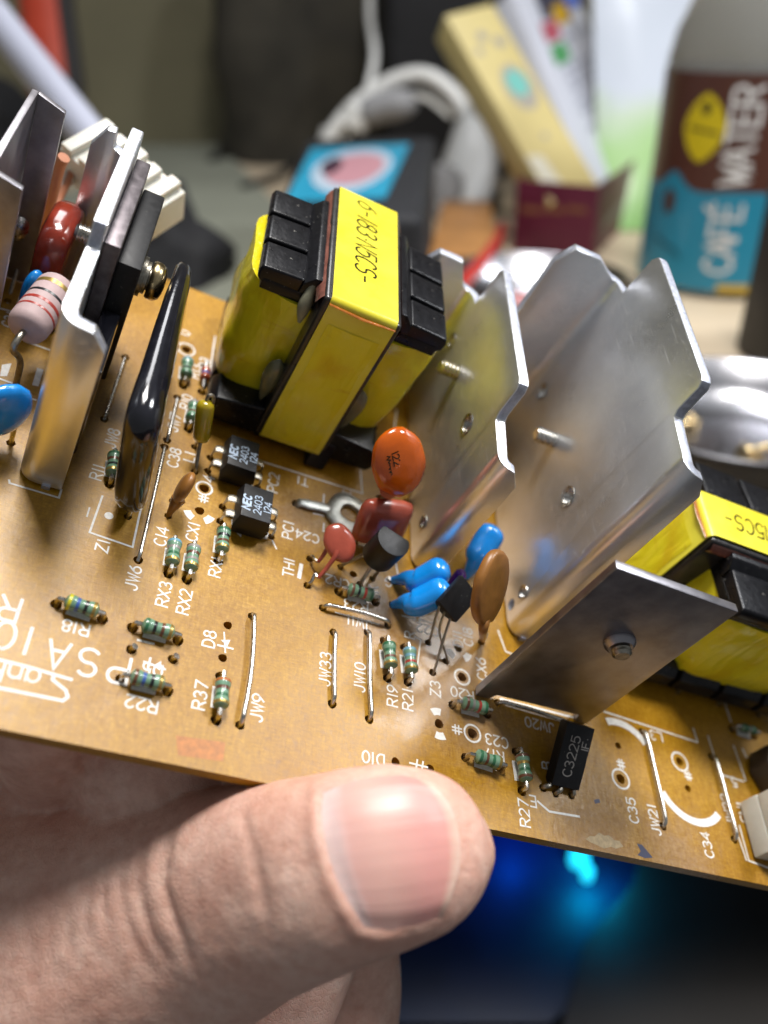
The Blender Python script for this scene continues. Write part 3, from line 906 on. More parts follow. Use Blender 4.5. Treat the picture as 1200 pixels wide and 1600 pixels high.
def stud(o, c, ax, length, r, m=M_TIN, turns=5):
    """threaded screw end"""
    prof = []
    for i in range(turns * 2 + 1):
        prof.append((r if i % 2 else r * 0.76, length * i / (turns * 2)))
    prof.append((r * 0.7, length + 0.12))
    mb = MB(); mb.lathe(prof, c, ax, 16)
    return mb.build('screw', m, o, smooth=18)
def thread(o, c, ax, r, depth=1.5):
    prof = [(r * 1.16, 0.05), (r * 1.10, 0.14), (r * 0.97, 0.05)]
    for i in range(9):
        prof.append((r * (0.98 if i % 2 else 0.84), -depth * i / 8))
    mb = MB(); mb.lathe(prof, c, ax, 16, caps=False)
    return mb.build('threaded_hole', M_TIN, o, smooth=50)

def heatsink(u0, vn, vf, zt, zf, wn, wf, label, v_rel=None, zfar=None, th=1.5, peak=None, znot=None):
    """Z shaped plan: far flange to -u, main web along v, near flange to +u. Web face is at u0 (facing -u)."""
    rb = 1.6
    v_rel = v_rel or vn + 5.0
    path = []; top = []
    def put(u, v, z):
        path.append(Vector((u, v))); top.append(z)
    zfar = zfar if zfar else zt - 5
    # far flange, end first (travel towards the viewer so that the thickness lies on the +u side of the web)
    put(u0 - wf, vf + 1.5, zfar - 3.0)
    put(u0 - wf + 1.6, vf + 1.5, zfar)
    put(u0 - wf * 0.42, vf + 1.5, zfar + 0.1)
    put(u0 - rb - 0.2, vf + 1.5, znot + 0.3)
    for k in range(5):
        a = math.radians(90 - 90 * (k + 1) / 5)
        put(u0 - rb + rb * math.cos(a), vf + 1.5 - rb + rb * math.sin(a), znot)
    vfar = vf - 1.2
    put(u0, vfar - 0.6, znot + 0.2)
    put(u0, vfar - 1.0, zt - 1.2)
    put(u0, vfar - 2.0, zt - 0.1)
    put(u0, vfar - 2.8, zt)
    put(u0, v_rel + 1.4, zt)
    put(u0, v_rel + 0.6, zt - 0.25)
    put(u0, v_rel + 0.12, zt - 1.0)
    put(u0, v_rel, zf + 1.2)
    put(u0, v_rel - 0.5, zf + 0.4)
    put(u0, vn + rb + 0.8, zf)
    for k in range(6):
        a = math.radians(180 + 90 * k / 5)
        put(u0 + rb + 0.6 + (rb + 0.6) * math.cos(a), vn + (rb + 0.6) + (rb + 0.6) * math.sin(a), zf - 0.1 * k)
    put(u0 + wn - 1.6, vn, zf - 0.7)
    put(u0 + wn, vn, zf - 3.0)
    bot = [0.4] * len(path)
    o = sheet(path, top, bot, th, 'heat_sink', root)
    o['label'] = label
    return o

hs_r = heatsink(27.1, 7.6, 46.0, 44.6, 38.6, 4.6, 10.0, 'tall bent aluminium heat sink behind the flat dark plate', v_rel=16.6, zfar=38.4, znot=36.8)
cuts = [((27.8, v, z), (1, 0, 0), r, 5) for v, z, r in ((43.8, 16.6, 1.3), (20.1, 18.1, 1.4), (12.0, 5.2, 1.0), (11.9, 1.9, 0.9))]
apply_cuts(hs_r, cuts)
stud(hs_r, (27.2, 32.2, 17.2), (-1, 0, 0), 3.2, 1.25)
for v, z, r in ((43.8, 16.6, 1.3), (20.1, 18.1, 1.4), (12.0, 5.2, 1.0)):
    thread(hs_r, (27.05, v, z), (-1, 0, 0), r)
hs_m = heatsink(11.4, 14.4, 51.5, 30.6, 24.2, 4.4, 9.5, 'shorter bent aluminium heat sink beside the orange disc', v_rel=22.6, zfar=26.4, znot=22.6)
cuts = [((12.1, v, z), (1, 0, 0), r, 5) for v, z, r in ((51.0 - 2, 15.6, 1.2), (27.6, 17.9, 1.4), (19.8, 4.6, 1.0))]
apply_cuts(hs_m, cuts)
stud(hs_m, (11.5, 40.2, 16.5), (-1, 0, 0), 3.0, 1.2)
for v, z, r in ((49.0, 15.6, 1.2), (27.6, 17.9, 1.4), (19.8, 4.6, 1.0)):
    thread(hs_m, (11.35, v, z), (-1, 0, 0), r)
hs_l = heatsink(-42.0, 9.6, 47.0, 30.0, 26.6, 5.3, 4.6, 'bent aluminium heat sink carrying a black power transistor', v_rel=22.0, zfar=25.6, znot=23.2)
stud(hs_l, (-42.1, 37.5, 17.0), (-1, 0, 0), 2.6, 1.2)
# solder tags of the heat sinks (pieces that dip into the board)
for o, pts in ((hs_r, ((27.9, 30), (29.5, 8.4))), (hs_m, ((12.2, 35), (14.5, 15.2))), (hs_l, ((-41.2, 30), (-38.5, 10.4)))):
    for (u, v) in pts:
        mb = MB(); mb.box((u - 0.5, v - 1.0, -1.5), (u + 0.5, v + 1.0, 0.6))
        mb.build('mounting_tab', M_ALUCUT, o)

# power transistor clamped to the left heat sink
mb = MB(); mb.box((-40.4, 23.5, 6.5), (-38.6, 42.5, 27.0))
pt = mb.build('power_transistor', mat('transistor back plate', (0.17, 0.15, 0.16), 0.4, 0.8, var=0.3, vscale=0.8, bmp=0.02), root, bevel=0.2)
pt['label'] = 'black power transistor screwed to the left bent heat sink'
mb = MB(); mb.box((-38.55, 24.6, 6.0), (-35.8, 41.0, 24.4)); mb.build('case', M_EPOXY, pt, bevel=0.35)
mb = MB(); mb.box((-38.6, 13.5, 3.0), (-36.4, 24.4, 17.5)); mb.build('insulating_sleeve', M_GLOSSBLACK, pt, bevel=0.4)
mb = MB()
mb.lathe([(2.6, 0), (2.6, 0.5), (2.1, 0.55), (2.1, 1.0), (1.5, 1.1), (1.5, 1.3)], (-35.8, 33.5, 17.0), (1, 0, 0), 24)
mb.build('washer', M_DULL, pt)
mb = MB()
mb.lathe([(2.3, 1.2), (2.5, 1.5), (2.5, 2.3), (2.1, 2.9), (1.2, 3.2), (0.4, 3.25)], (-35.8, 33.5, 17.0), (1, 0, 0), 24)
mb.build('screw_head', M_BRASS, pt, smooth=50)
for dv in (-5.4, 0, 5.4):
    p = hole(Vector((-37.2, 33 + dv, 0)), 0.7)
    mb = MB(); mb.tube([(-37.2, 33 + dv, -1.4), (-37.2, 33 + dv, 6.4)], (0.5), 8); mb.build('pin', M_DULL, pt)

# dark steel brackets at the far left
def bent_bracket(us, label, vo, z1, z2):
    a, b, c, d = us
    mb = MB()
    mb.prism([(a, vo, 0.3), (b, vo, 0.3), (b, vo, z1), (a, vo, z1 + 1.0)], (0, 0.7, 0))
    mb.prism([(a, vo + 0.71, 0.3), (a, vo + 16, 0.3), (a, vo + 16, z2), (a, vo + 0.71, z1 + 1.0)], (0.7, 0, 0))
    o = mb.build('steel_bracket', M_STEEL, root, bevel=0.12)
    o['label'] = label
    return o
mb = MB()
mb.prism([(-56.5, 26.3, 0.3), (-50.0, 26.3, 0.3), (-50.0, 26.3, 27.4), (-56.5, 26.3, 29.0)], (0, 0.8, 0))
mb.prism([(-53.2, 27.11, 0.3), (-53.2, 45.0, 0.3), (-53.2, 45.0, 28.6), (-53.2, 27.11, 28.4)], (-0.8, 0, 0))
mb.prism([(-53.15, 44.4, 0.3), (-49.8, 44.4, 0.3), (-49.8, 44.4, 27.6), (-53.15, 44.4, 28.6)], (0, 0.8, 0))
bk = mb.build('steel_bracket', M_STEEL, root, bevel=0.12)
bk['label'] = 'dark steel bracket with two upright flanges beside the mauve resistor'

# ------------------------------------------------------------------ flat plate, bottom right
pl = [PV(745, 1085, -3.8), PV(957, 885, -3.8), PV(1150, 955, -3.8), PV(918, 1130, -3.8)]
mb = MB(); mb.prism([(pl[0].x, -3.8, 0.25), (pl[0].x - 0.1, -3.8, 0.9), (pl[1].x + 0.6, -3.8, pl[1].z), (pl[2].x + 0.4, -3.8, pl[2].z), (pl[3].x, -3.8, 0.25), (pl[3].x - 2.0, -3.8, 0.25), (pl[3].x - 2.4, -3.8, 1.9), (pl[0].x + 2.6, -3.8, 1.5), (pl[0].x + 2.0, -3.8, 0.25)], (0, 1.2, 0))
plate = mb.build('heat_sink_plate', M_STEEL, root, bevel=0.15)
plate['label'] = 'flat dark steel plate with a screw, beside the second transformer'
c = PV(968, 1003, -3.8)
apply_cuts(plate, [((c.x, -3.2, c.z), (0, 1, 0), 1.3, 4)])
mb = MB(); mb.lathe([(2.0, 0.02), (1.95, 0.45), (1.5, 1.0), (1.42, 1.0)], (c.x, -3.8, c.z), (0, -1, 0), 20); mb.build('collar', M_STEEL, plate)
stud(plate, (c.x, -2.8, c.z), (0, -1, 0), 3.0, 1.25, M_DULL, 6)
for u in (21.9, 37.8):
    mb = MB(); mb.box((u - 0.8, -3.6, -1.5), (u + 0.8, -2.8, 0.4)); mb.build('mounting_tab', M_STEEL, plate)

# ------------------------------------------------------------------ transformers
def transformer(org, X, Y, dims, label, text_dir, tshift=-1.9, name='transformer'):
    """org: centre on the board; X: across the core, Y: along the core (both unit, in the board plane)"""
    X = Vector(X); Y = Vector(Y); O = Vector(org)
    hw, hl, zb, zt, bw, ww = dims            # half width of core, half length, bottom, top, half bobbin width, half winding width
    up = Vector((0, 0, 1))
    P = lambda x, y, z: O + X * x + Y * y + up * z
    t = empty(name, O, root)
    t['label'] = label
    # ferrite core: a closed frame, slightly wider than the tape that wraps it
    mb = MB()
    q = 0.3
    ring = [(-hl + q, zb + q), (hl - q, zb + q), (hl - q, zt - q), (-hl + q, zt - q)]
    leg = 5.2
    inner = [(-hl + leg, zb + leg), (hl - leg, zb + leg), (hl - leg, zt - leg), (-hl + leg, zt - leg)]
    for side in (-1, 1):
        mb.grid([[P(side * hw, *p) for p in ring], [P(side * hw, *p) for p in inner]], 0, True)
    mb.grid([[P(-hw, *p) for p in ring], [P(hw, *p) for p in ring]], 0, True)
    mb.grid([[P(-hw, *p) for p in inner], [P(hw, *p) for p in inner]], 0, True)
    mb.build('ferrite_core', mat('varnished ferrite', (0.03, 0.028, 0.028), 0.3, var=0.4, vscale=0.7, bmp=0.03, bscale=3, coat=0.3), t, bevel=0.5, bseg=3)
    # tape around the outside of the core
    tw = hw - 0.75
    nseg = 5
    def rr(r, e):
        pts = []
        for cx, cz, a0 in ((hl + e - r, zb - e + r, -90), (hl + e - r, zt + e - r, 0), (-hl - e + r, zt + e - r, 90), (-hl - e + r, zb - e + r, 180)):
            for i in range(nseg + 1):
                a = math.radians(a0 + 90 * i / nseg)
                pts.append((cx + r * math.cos(a), cz + r * math.sin(a)))
        return pts
    mb = MB()
    o1 = rr(1.0, 0.12); o0 = rr(1.0, -0.05)
    mb.grid([[P(-tw, *p) for p in o0], [P(-tw, *p) for p in o1], [P(tw, *p) for p in o1], [P(tw, *p) for p in o0]], 0, True)
    mb.build('core_tape', M_TAPETOP, t, smooth=50)
    mb = MB()
    for e0, e1, x0, x1, dd in ((zb + 1.2, zt - 3.6, -tw + 1.1, tw - 0.9, 0.17),):
        n_ = 12
        mb.grid([[P(x0 + 0.12 * math.sin(i), -hl - dd, e0 + (e1 - e0) * i / n_) for i in range(n_ + 1)], [P((x0 + x1) / 2, -hl - dd - 0.06, e0 + (e1 - e0) * i / n_ + 0.1 * math.sin(i * 2)) for i in range(n_ + 1)], [P(x1 + 0.12 * math.sin(i * 1.3), -hl - dd, e0 + (e1 - e0) * i / n_) for i in range(n_ + 1)]])
    mb.build('tape_overlap', M_TAPE, t, smooth=60)
    # loose tape end along the near top edge, with amber varnish
    mb = MB()
    mb.tube([P(-tw, -hl - 0.15, zt - 0.75), P(0, -hl - 0.28, zt - 0.95), P(tw, -hl - 0.15, zt - 0.85)], [(0.1, 0.28), (0.16, 0.42), (0.1, 0.25)], 8)
    mb.build('varnish_bead', M_GLUE, t)
    # winding wrapped in tape, bulging out left and right
    mb = MB()
    rows = []
    NZ = 14
    zb2, zt2 = zb + 3.0, zt - 5.5
    for i in range(NZ + 1):
        f = i / NZ
        z = zb2 + (zt2 - zb2) * f
        bulge = 0.94 + 0.06 * f - 0.03 * (2 * f - 1) ** 2
        row = []
        for k in range(40):
            a = 2 * math.pi * k / 40
            ca, sa = math.cos(a), math.sin(a)
            px = ww * bulge * math.copysign(abs(ca) ** 0.48, ca)
            py = (hl - 3.6) * bulge * math.copysign(abs(sa) ** 0.42, sa)
            w = 0.55 * noise.noise(Vector((px * 0.22, py * 0.22, z * 0.20 + O.x))) - 0.25 * abs(noise.noise(Vector((px * 0.5, py * 0.35, z * 0.12 + O.x))))
            row.append(P(px * (1 + 0.02 * w) + w * ca, py + w * sa, z))
        rows.append(row)
    mb.grid(rows, 0, True)
    k = len(mb.v)
    mb.f += [list(range(39, -1, -1)), list(range(k - 40, k))]; mb.m += [0, 0]
    mb.build('taped_winding', M_TAPE, t, smooth=60)
    # bobbin: upper flange blocks with slots on both sides, lower pin blocks
    mb = MB()
    mb.obox(P(-bw + 0.8, -hl + 4.3, zt - 5.5), X * (2 * bw - 1.6), Y * (2 * hl - 8.6), up * 1.7)
    mb.build('bobbin_flange', M_BLACK, t, bevel=0.3)
    for s in (-1, 1):
        n3 = 3
        span = 2 * hl - 8.0
        w3 = span / n3
        for i in range(n3):
            y0 = -hl + 4.0 + i * w3
            mb = MB()
            mb.prism([P(s * (hw + 2.3), y0 + 0.4, zt - 4.5), P(s * (bw - 0.9), y0 + 0.4, zt - 4.7), P(s * (bw - 0.15), y0 + 0.4, zt - 4.2), P(s * bw, y0 + 0.4, zt - 3.0), P(s * (bw - 0.3), y0 + 0.4, zt - 2.2), P(s * (hw + 2.3), y0 + 0.4, zt - 1.9)], Y * (w3 - 0.8))
            mb.build('flange_block', M_BLACK, t, bevel=0.35, bseg=3)
        mb = MB()
        mb.prism([P(s * (hw + 0.3), -hl + 4.1, zt - 3.79), P(s * (hw + 2.5), -hl + 4.1, zt - 3.79), P(s * (hw + 2.4), -hl + 4.1, zt - 2.2), P(s * (hw + 1.2), -hl + 4.1, zt - 0.9), P(s * (hw + 0.3), -hl + 4.1, zt - 0.8)], Y * (span - 0.2))
        mb.build('flange_wall', M_BLACK, t, bevel=0.2)
        # pin blocks at the foot
        for i in range(4):
            y0 = -hl + 1.0 + i * (2 * hl - 2.0) / 4
            w4 = (2 * hl - 2.0) / 4 - 0.9
            mb = MB()
            mb.prism([P(s * (hw - 1.0), y0, 1.4), P(s * (bw - 0.9), y0, 1.4), P(s * (bw - 0.3), y0, 2.2), P(s * (bw - 0.3), y0, 4.4), P(s * (bw - 1.3), y0, 5.6), P(s * (hw - 1.0), y0, 6.6)], Y * w4)
            mb.build('pin_block', M_BLACK, t, bevel=0.35, bseg=3)
            c = P(s * (bw - 1.7), y0 + w4 / 2, 0)
            c = hole(c, 0.6)
            mb = MB(); mb.tube([c - up * 1.4, c + up * 1.6], 0.34, 8); mb.build('pin', M_TIN, t)
    mb = MB(); mb.obox(P(-hw + 0.3, -hl + 1.4, 0.6), X * (2 * hw - 0.6), Y * (2 * hl - 2.8), up * (zb + 0.2)); mb.build('bobbin_foot', M_BLACK, t, bevel=0.3)
    # amber varnish strip and grey glue where the core meets the bobbin
    rows = []
    for i in range(19):
        y = -hl + 0.8 + (2 * hl - 1.6) * i / 18
        j = 0.35 * noise.noise(Vector((y * 0.8, 2.2, O.x)))
        rows.append([P(-hw - 0.06, y, zt - 2.9 + j), P(-hw - 0.75 - j, y, zt - 2.0 + j), P(-hw - 0.35, y, zt - 1.0 + j), P(-hw - 0.03, y, zt - 0.55 + j)])
    mb = MB(); mb.grid(rows); mb.build('varnish_bead', mat('reddish varnish', (0.26, 0.10, 0.075), 0.16, var=0.35, vscale=0.7, coat=0.6, bmp=0.05, bscale=1.5), t, smooth=70)
    rows = []
    for i in range(19):
        y = -hl + 0.8 + (2 * hl - 1.6) * i / 18
        j = 0.3 * noise.noise(Vector((y * 0.8, 5.2, O.x)))
        rows.append([P(hw + 0.03, y, zt - 0.8 + j), P(hw + 0.5 + j, y, zt - 1.6), P(hw + 0.06, y, zt - 2.6 + j)])
    mb = MB(); mb.grid(rows); mb.build('varnish_bead', MATS['reddish varnish'], t, smooth=70)
    gl = []
    for i in range(9):
        f = i / 8
        gl.append(P(-hw - 0.9 - 0.3 * math.sin(f * 3), -hl + 3.0 + 2.3 * f * f, zt - 7.2 + 6.2 * f))
    mb = MB(); mb.tube(gl, [0.25, 0.5, 0.75, 0.9, 0.85, 0.7, 0.55, 0.4, 0.25], 10); mb.build('glue_bead', mat('pale cured glue', (0.30, 0.29, 0.20), 0.4, var=0.2, bmp=0.05, bscale=2), t, smooth=70)
    # glue drops running down between winding and core
    for sx in (-1, 1):
        ctr = P(sx * (hw + 0.9), -hl + 2.7, zb + 9.0)
        rows = []
        for i in range(11):
            f = i / 10
            r = 1.9 * math.sin(math.pi * (f ** 0.65)) ** 0.8 if 0 < f < 1 else 0.02
            zc = ctr + up * (3.4 - 8.2 * f)
            rows.append([zc + X * (sx * r * 0.75 * math.cos(a)) + Y * (r * 0.55 * math.sin(a)) for a in [2 * math.pi * k / 14 for k in range(14)]])
        mb = MB(); mb.grid(rows, 0, True); mb.build('glue_drop', M_GREYGLUE, t, smooth=80)
    # stamped number on top
    tm = MB()
    D, U = text_dir
    D = Vector(D); U = Vector(U)
    c = P(0, 0, zt + 0.15)
    text_mesh(tm, '6-183.N5CS-', lambda x, y, z: c + D * (x * 1.0 + tshift) + U * (y - 0.2) + up * z, 3.0, 0.29, adv=1.26, slant=0.22, narrow=0.78)
    tm.build('stamped_number', M_INK, t, smooth=0)
    return t, P
t1, P1 = transformer((-9.2, 42.0, 0), (1, 0, 0), (0, 1, 0), (5.3, 13.8, 2.0, 28.2, 13.4, 14.7), 'yellow taped ferrite transformer with a stamped top standing beside the two optocouplers', ((0, -1, 0), (1, 0, 0)))
l3, P3 = transformer((62.8, 19.0, 0), (0, -1, 0), (1, 0, 0), (4.9, 17.5, 2.0, 24.9, 14.2, 14.2), 'yellow taped transformer behind the flat dark plate', ((-1, 0, 0), (0, -1, 0)), 4.2)
# foot post of the first transformer and its copper end
mb = MB(); mb.prism([P1(3.0, -14.6, 0.2), P1(6.2, -14.6, 0.2), P1(6.8, -13.0, 4.2), P1(3.6, -13.0, 5.0)], (0, 2.4, 0)); mb.build('bobbin_post', M_BLACK, t1, bevel=0.5, bseg=3)
mb = MB(); mb.tube(spline([P1(10.6, -7.6, 6.5), P1(11.3, -7.7, 4.0), P1(11.6, -7.9, 2.0), P1(11.4, -8.0, 0.2)], 4), 0.22, 8); mb.build('winding_end', M_COPPER, t1)

# ------------------------------------------------------------------ hybrid module Z1 (dipped single in line)
def dipped_module():
    mb = MB()
    rows = []
    N = 26
    prof = []
    # outline in (v, z), rounded rectangle slightly wavy
    v0, v1, z0, z1 = 6.6, 39.0, 1.3, 19.6
    c = ((v0 + v1) / 2, (z0 + z1) / 2)
    M = 56
    for li, (f, hth) in enumerate(((0.02, 2.0), (0.45, 2.1), (0.8, 2.05), (0.93, 1.7), (0.985, 0.95), (1.0, 0.0), (0.985, -0.95), (0.93, -1.7), (0.8, -2.05), (0.45, -2.1), (0.02, -2.0))):
        row = []
        for k in range(M):
            a = 2 * math.pi * k / M
            ca, sa = math.cos(a), math.sin(a)
            e = 0.30
            x = (v1 - v0) / 2 * math.copysign(abs(ca) ** e, ca) * (f if f < 0.5 else 1 - (1 - f) * 0.55)
            y = (z1 - z0) / 2 * math.copysign(abs(sa) ** e, sa) * (f if f < 0.5 else 1 - (1 - f))
            v = c[0] + x; z = c[1] + y
            w = 0.18 * noise.noise(Vector((v * 0.16, z * 0.16, 4)))
            u = -28.6 - 2.6 * (z - 2) / 18 + hth * (1.0 - 0.40 * max(0, min(1, (v - 8) / 28))) + w * (1 if hth < 0 else 0.6)
            row.append(Vector((u, v, z)))
        rows.append(row)
    mb.grid(rows, 0, True)
    o = mb.build('hybrid_module', M_GLOSSBLACK, root, smooth=70)
    o['label'] = 'long glossy black dipped module standing on edge above the Z1 print'
    for i in range(11):
        v = 9.0 + i * 2.54
        p = hole(Vector((-28.3, v, 0)), 0.55)
        m2 = MB(); m2.tube([(p.x, v, -1.4), (p.x, v, 1.8)], 0.3, 6); m2.build('pin', M_TIN, o)
dipped_module()

# ------------------------------------------------------------------ capacitors and friends
def dipped_disc(center, Xd, Yd, rx, ry, th, m, name, label, legs=(), e=1.0, leg_r=0.3, tail=None, legm=None, N=28, flat=False):
    """lens shaped dipped body: Xd, Yd unit vectors in its plane; tail: list of (from centre offset along Xd) humps that run down the legs"""
    Xd = Vector(Xd).normalized(); Yd = Vector(Yd); Yd = (Yd - Xd * Yd.dot(Xd)).normalized()
    Nn = Xd.cross(Yd); c = Vector(center)
    rows = []
    prof = [(0.03, 1.0), (0.35, 0.97), (0.62, 0.85), (0.82, 0.62), (0.94, 0.36), (1.0, 0.0), (0.94, -0.36), (0.82, -0.62), (0.62, -0.85), (0.35, -0.97), (0.03, -1.0)]
    if flat:
        prof = [(0.03, 1.0), (0.5, 1.0), (0.88, 0.95), (0.96, 0.75), (0.99, 0.4), (1.0, 0.0), (0.99, -0.4), (0.96, -0.75), (0.88, -0.95), (0.5, -1.0), (0.03, -1.0)]
    for f, hh in prof:
        row = []
        for k in range(N):
            a = 2 * math.pi * k / N
            ca, sa = math.cos(a), math.sin(a)
            x = rx * math.copysign(abs(ca) ** e, ca); y = ry * math.copysign(abs(sa) ** e, sa)
            w = 0.05 * noise.noise(Vector((x, y, c.x)) * 0.7)
            row.append(c + (Xd * x + Yd * y) * f * (1 + w) + Nn * (hh * th / 2))
        rows.append(row)
    mb = MB(); mb.grid(rows, 0, True)
    k = len(mb.v)
    mb.f += [list(range(N - 1, -1, -1)), list(range(k - N, k))]; mb.m += [0, 0]
    if tail:
        for path, rad in tail:
            mb.tube(spline(path, 4), rad if not isinstance(rad, list) else [rad[min(int(i / 4), len(rad) - 1)] + (rad[min(int(i / 4) + 1, len(rad) - 1)] - rad[min(int(i / 4), len(rad) - 1)]) * ((i % 4) / 4) for i in range((len(path) - 1) * 4 + 1)], 10)
    o = mb.build(name, m, root, smooth=70)
    o['label'] = label
    for path in legs:
        wb = MB(); wb.tube(spline(path, 4), leg_r, 8); wb.build('lead', legm or M_TIN, o)
    return o
UP = Vector((0, 0, 1))
# orange disc
pb = hp(592, 778, 0.6); pb2 = hole(Vector((pb.x + 4.6, pb.y + 1.2, 0)), 0.6)
oc = Vector((5.2, 27.0, 8.4))
oc = PV(622, 718, 27.6)
xd = (PV(655, 690, 27.6) - PV(592, 745, 27.6)).normalized()
dO = 115.0
oX = CP(663, 703, dO + 1.6) - CP(583, 738, dO - 1.6); oY = CP(644, 668, dO - 0.5) - CP(604, 778, dO + 0.5); oc = CP(623, 722, dO)
od = dipped_disc(oc, oX, oY, oX.length / 2, oY.length / 2, 3.0, M_ORANGE, 'disc_capacitor', 'bright orange disc capacitor leaning beside the transformer',
                 legs=[[pb - UP * 1.4, pb + UP * 0.5, pb + Vector((0.1, 0.2, 2.2))], [pb2 - UP * 1.4, pb2 + UP * 1, pb2 + Vector((-0.6, 0.3, 3.0))]],
                 tail=[([oc - oY * 0.40, oc * 0.35 + pb * 0.65 - oY * 0.1, pb + Vector((0, 0, 0.8))], [1.2, 0.75, 0.4])])
tm = MB()
nX = oX.normalized(); nY = oY.copy(); nY = (nY - nX * nY.dot(nX)).normalized(); nN = nX.cross(nY)
if nN.dot(CB - oc) < 0: nN = -nN
for s, dx in (('122', 0.2),):
    FONT.setdefault('V', [[(0, 6), (2, 0), (4, 6)]]); FONT.setdefault('M', [[(0, 0), (0, 6), (2, 2), (4, 6), (4, 0)]])
    text_mesh(tm, s, lambda x, y, z, dx=dx: oc + nY * (-x + 1.3) + nX * (y + dx - 1.2) + nN * (1.47 + z), 1.0, 0.16, adv=1.2)
ribbon(tm, [(2.2 - 0.22 * i, -2.1 + 0.32 * (i % 2) + 0.1 * math.sin(i * 2.3)) for i in range(13)], 0.16, lambda x, y, z: oc + nY * (x - 0.2) + nX * (y - 0.1) + nN * (1.36 + z), 0)
tm.build('stamped_number', M_INK, od, smooth=0)

# red brown film capacitor (rounded slab)
fc = Vector((6.6, 20.2, 5.2))
hA = hole(Vector((2.6, 16.2, 0)), 0.6); hB = hole(Vector((9.0, 17.6, 0)), 0.6)
dipped_disc(PV(598, 815, 17.0), (0.86, 0.30, -0.05), (-0.35, 0.25, 0.90), 4.4, 3.6, 3.6, M_REDBROWN, 'film_capacitor', 'glossy red brown film capacitor leaning beside the steel solder lug', e=0.45,
            legs=[[hA - UP * 1.4, hA + UP * 0.6, PV(585, 845, 16.6)], [hB - UP * 1.4, hB + UP * 0.6, PV(625, 838, 16.6)]])
# red thermistor disc with kinked coated legs
tc_ = Z(531, 848, 4.8)
a1 = hp(484, 873, 0.55); a2 = hp(480, 915, 0.55)
k1 = [Z(515, 850, 3.6), Z(505, 868, 2.4), Z(497, 878, 1.5), Z(490, 872, 1.2), a1 + UP * 0.6, a1 - UP * 1.4]
k2 = [Z(523, 870, 4.0), Z(510, 888, 2.6), Z(497, 903, 1.5), Z(492, 897, 1.4), Z(487, 908, 0.9), a2 + UP * 0.3, a2 - UP * 1.4]
dipped_disc(tc_, (0.62, 0.40, 0.35), (-0.25, 0.80, 0.45), 2.1, 2.75, 1.5, M_REDBROWN, 'thermistor', 'small brick red disc thermistor on kinked legs beside the TH1 print',
            legs=[[k1[2]] + k1[3:], [k2[2]] + k2[3:]], leg_r=0.22,
            tail=[([tc_ + (k1[0] - tc_) * 0.6, k1[0], k1[1], k1[2]], [0.5, 0.34, 0.28, 0.25]), ([tc_ + (k2[0] - tc_) * 0.6, k2[0], k2[1], k2[2]], [0.6, 0.36, 0.3, 0.26])])
# half round transistor
def to92_round():
    ax = (Z(618, 842, 9.6) - Z(592, 868, 5.0)).normalized()       # axis from leads to top
    c0 = Z(590, 870, 4.6); 
    toC = (CB - c0); 
    fl = (Vector((0.3, 0.9, 0.35))); fl = (fl - ax * fl.dot(ax)).normalized()   # the flat faces this way
    sd = ax.cross(fl)
    L = 4.6; r = 2.35
    pts = []
    for i in range(19):
        a = math.radians(55 + (305 - 55) * i / 18)
        pts.append(c0 + fl * (r * math.cos(a) if True else 0) + sd * (r * math.sin(a)))
    mb = MB(); mb.prism(pts, ax * L)
    o = mb.build('transistor', M_EPOXY, root, bevel=0.16, smooth=35)
    o['label'] = 'black half round transistor on three bent leads above a green resistor'
    for px, s in (((532, 886), -1.3), ((562, 912), 0), ((582, 904), 1.3)):
        h = hp(*px, 0.5)
        st = c0 + sd * s * -1 + ax * 0.1
        wb = MB(); wb.tube(spline([h - UP * 1.4, h + UP * 0.5, (h + st) / 2 + UP * 0.1, st], 4), 0.27, 8); wb.build('lead', M_DULL, o)
to92_round()
# flat topped transistor
def to92_flat():
    c = [Z(686, 940, 7.4), Z(715, 975, 5.9), Z(760, 938, 8.0), Z(722, 900, 9.6)]
    a = c[1] - c[0]; b = (c[3] - c[0])
    a = a.normalized() * 3.9
    nrm = a.cross(b).normalized()
    if nrm.dot(CB - c[0]) < 0: nrm = -nrm
    b = nrm.cross(a).normalized() * 4.9
    if b.dot(c[3] - c[0]) < 0: b = -b
    mb = MB(); mb.prism([c[0], c[0] + a * 0.5 - nrm * 0, c[0] + a, c[0] + a - nrm * 1.0, c[0] + a * 0.75 - nrm * 2.3, c[0] + a * 0.25 - nrm * 2.3, c[0] - nrm * 1.0], b)
    o = mb.build('transistor', M_EPOXY, root, bevel=0.12, smooth=35)
    o['label'] = 'black flat faced transistor leaning over the blue capacitors'
    for px, f in (((669, 1004), 0.2), ((697, 1033), 0.5), ((676, 1051), 0.82)):
        h = hp(*px, 0.55)
        st = c[0] + a * f - nrm * 1.0 + b * 0.05
        mid = (h * 0.45 + st * 0.55) + (Vector((-0.7, 0.4, -0.4)) if f == 0.5 else Vector((0, 0, 0)))
        wb = MB(); wb.tube(spline([h - UP * 1.4, h + UP * 0.3, mid, st], 4), [(0.16, 0.28)] * 13, 8); wb.build('lead', M_DULL, o)
to92_flat()
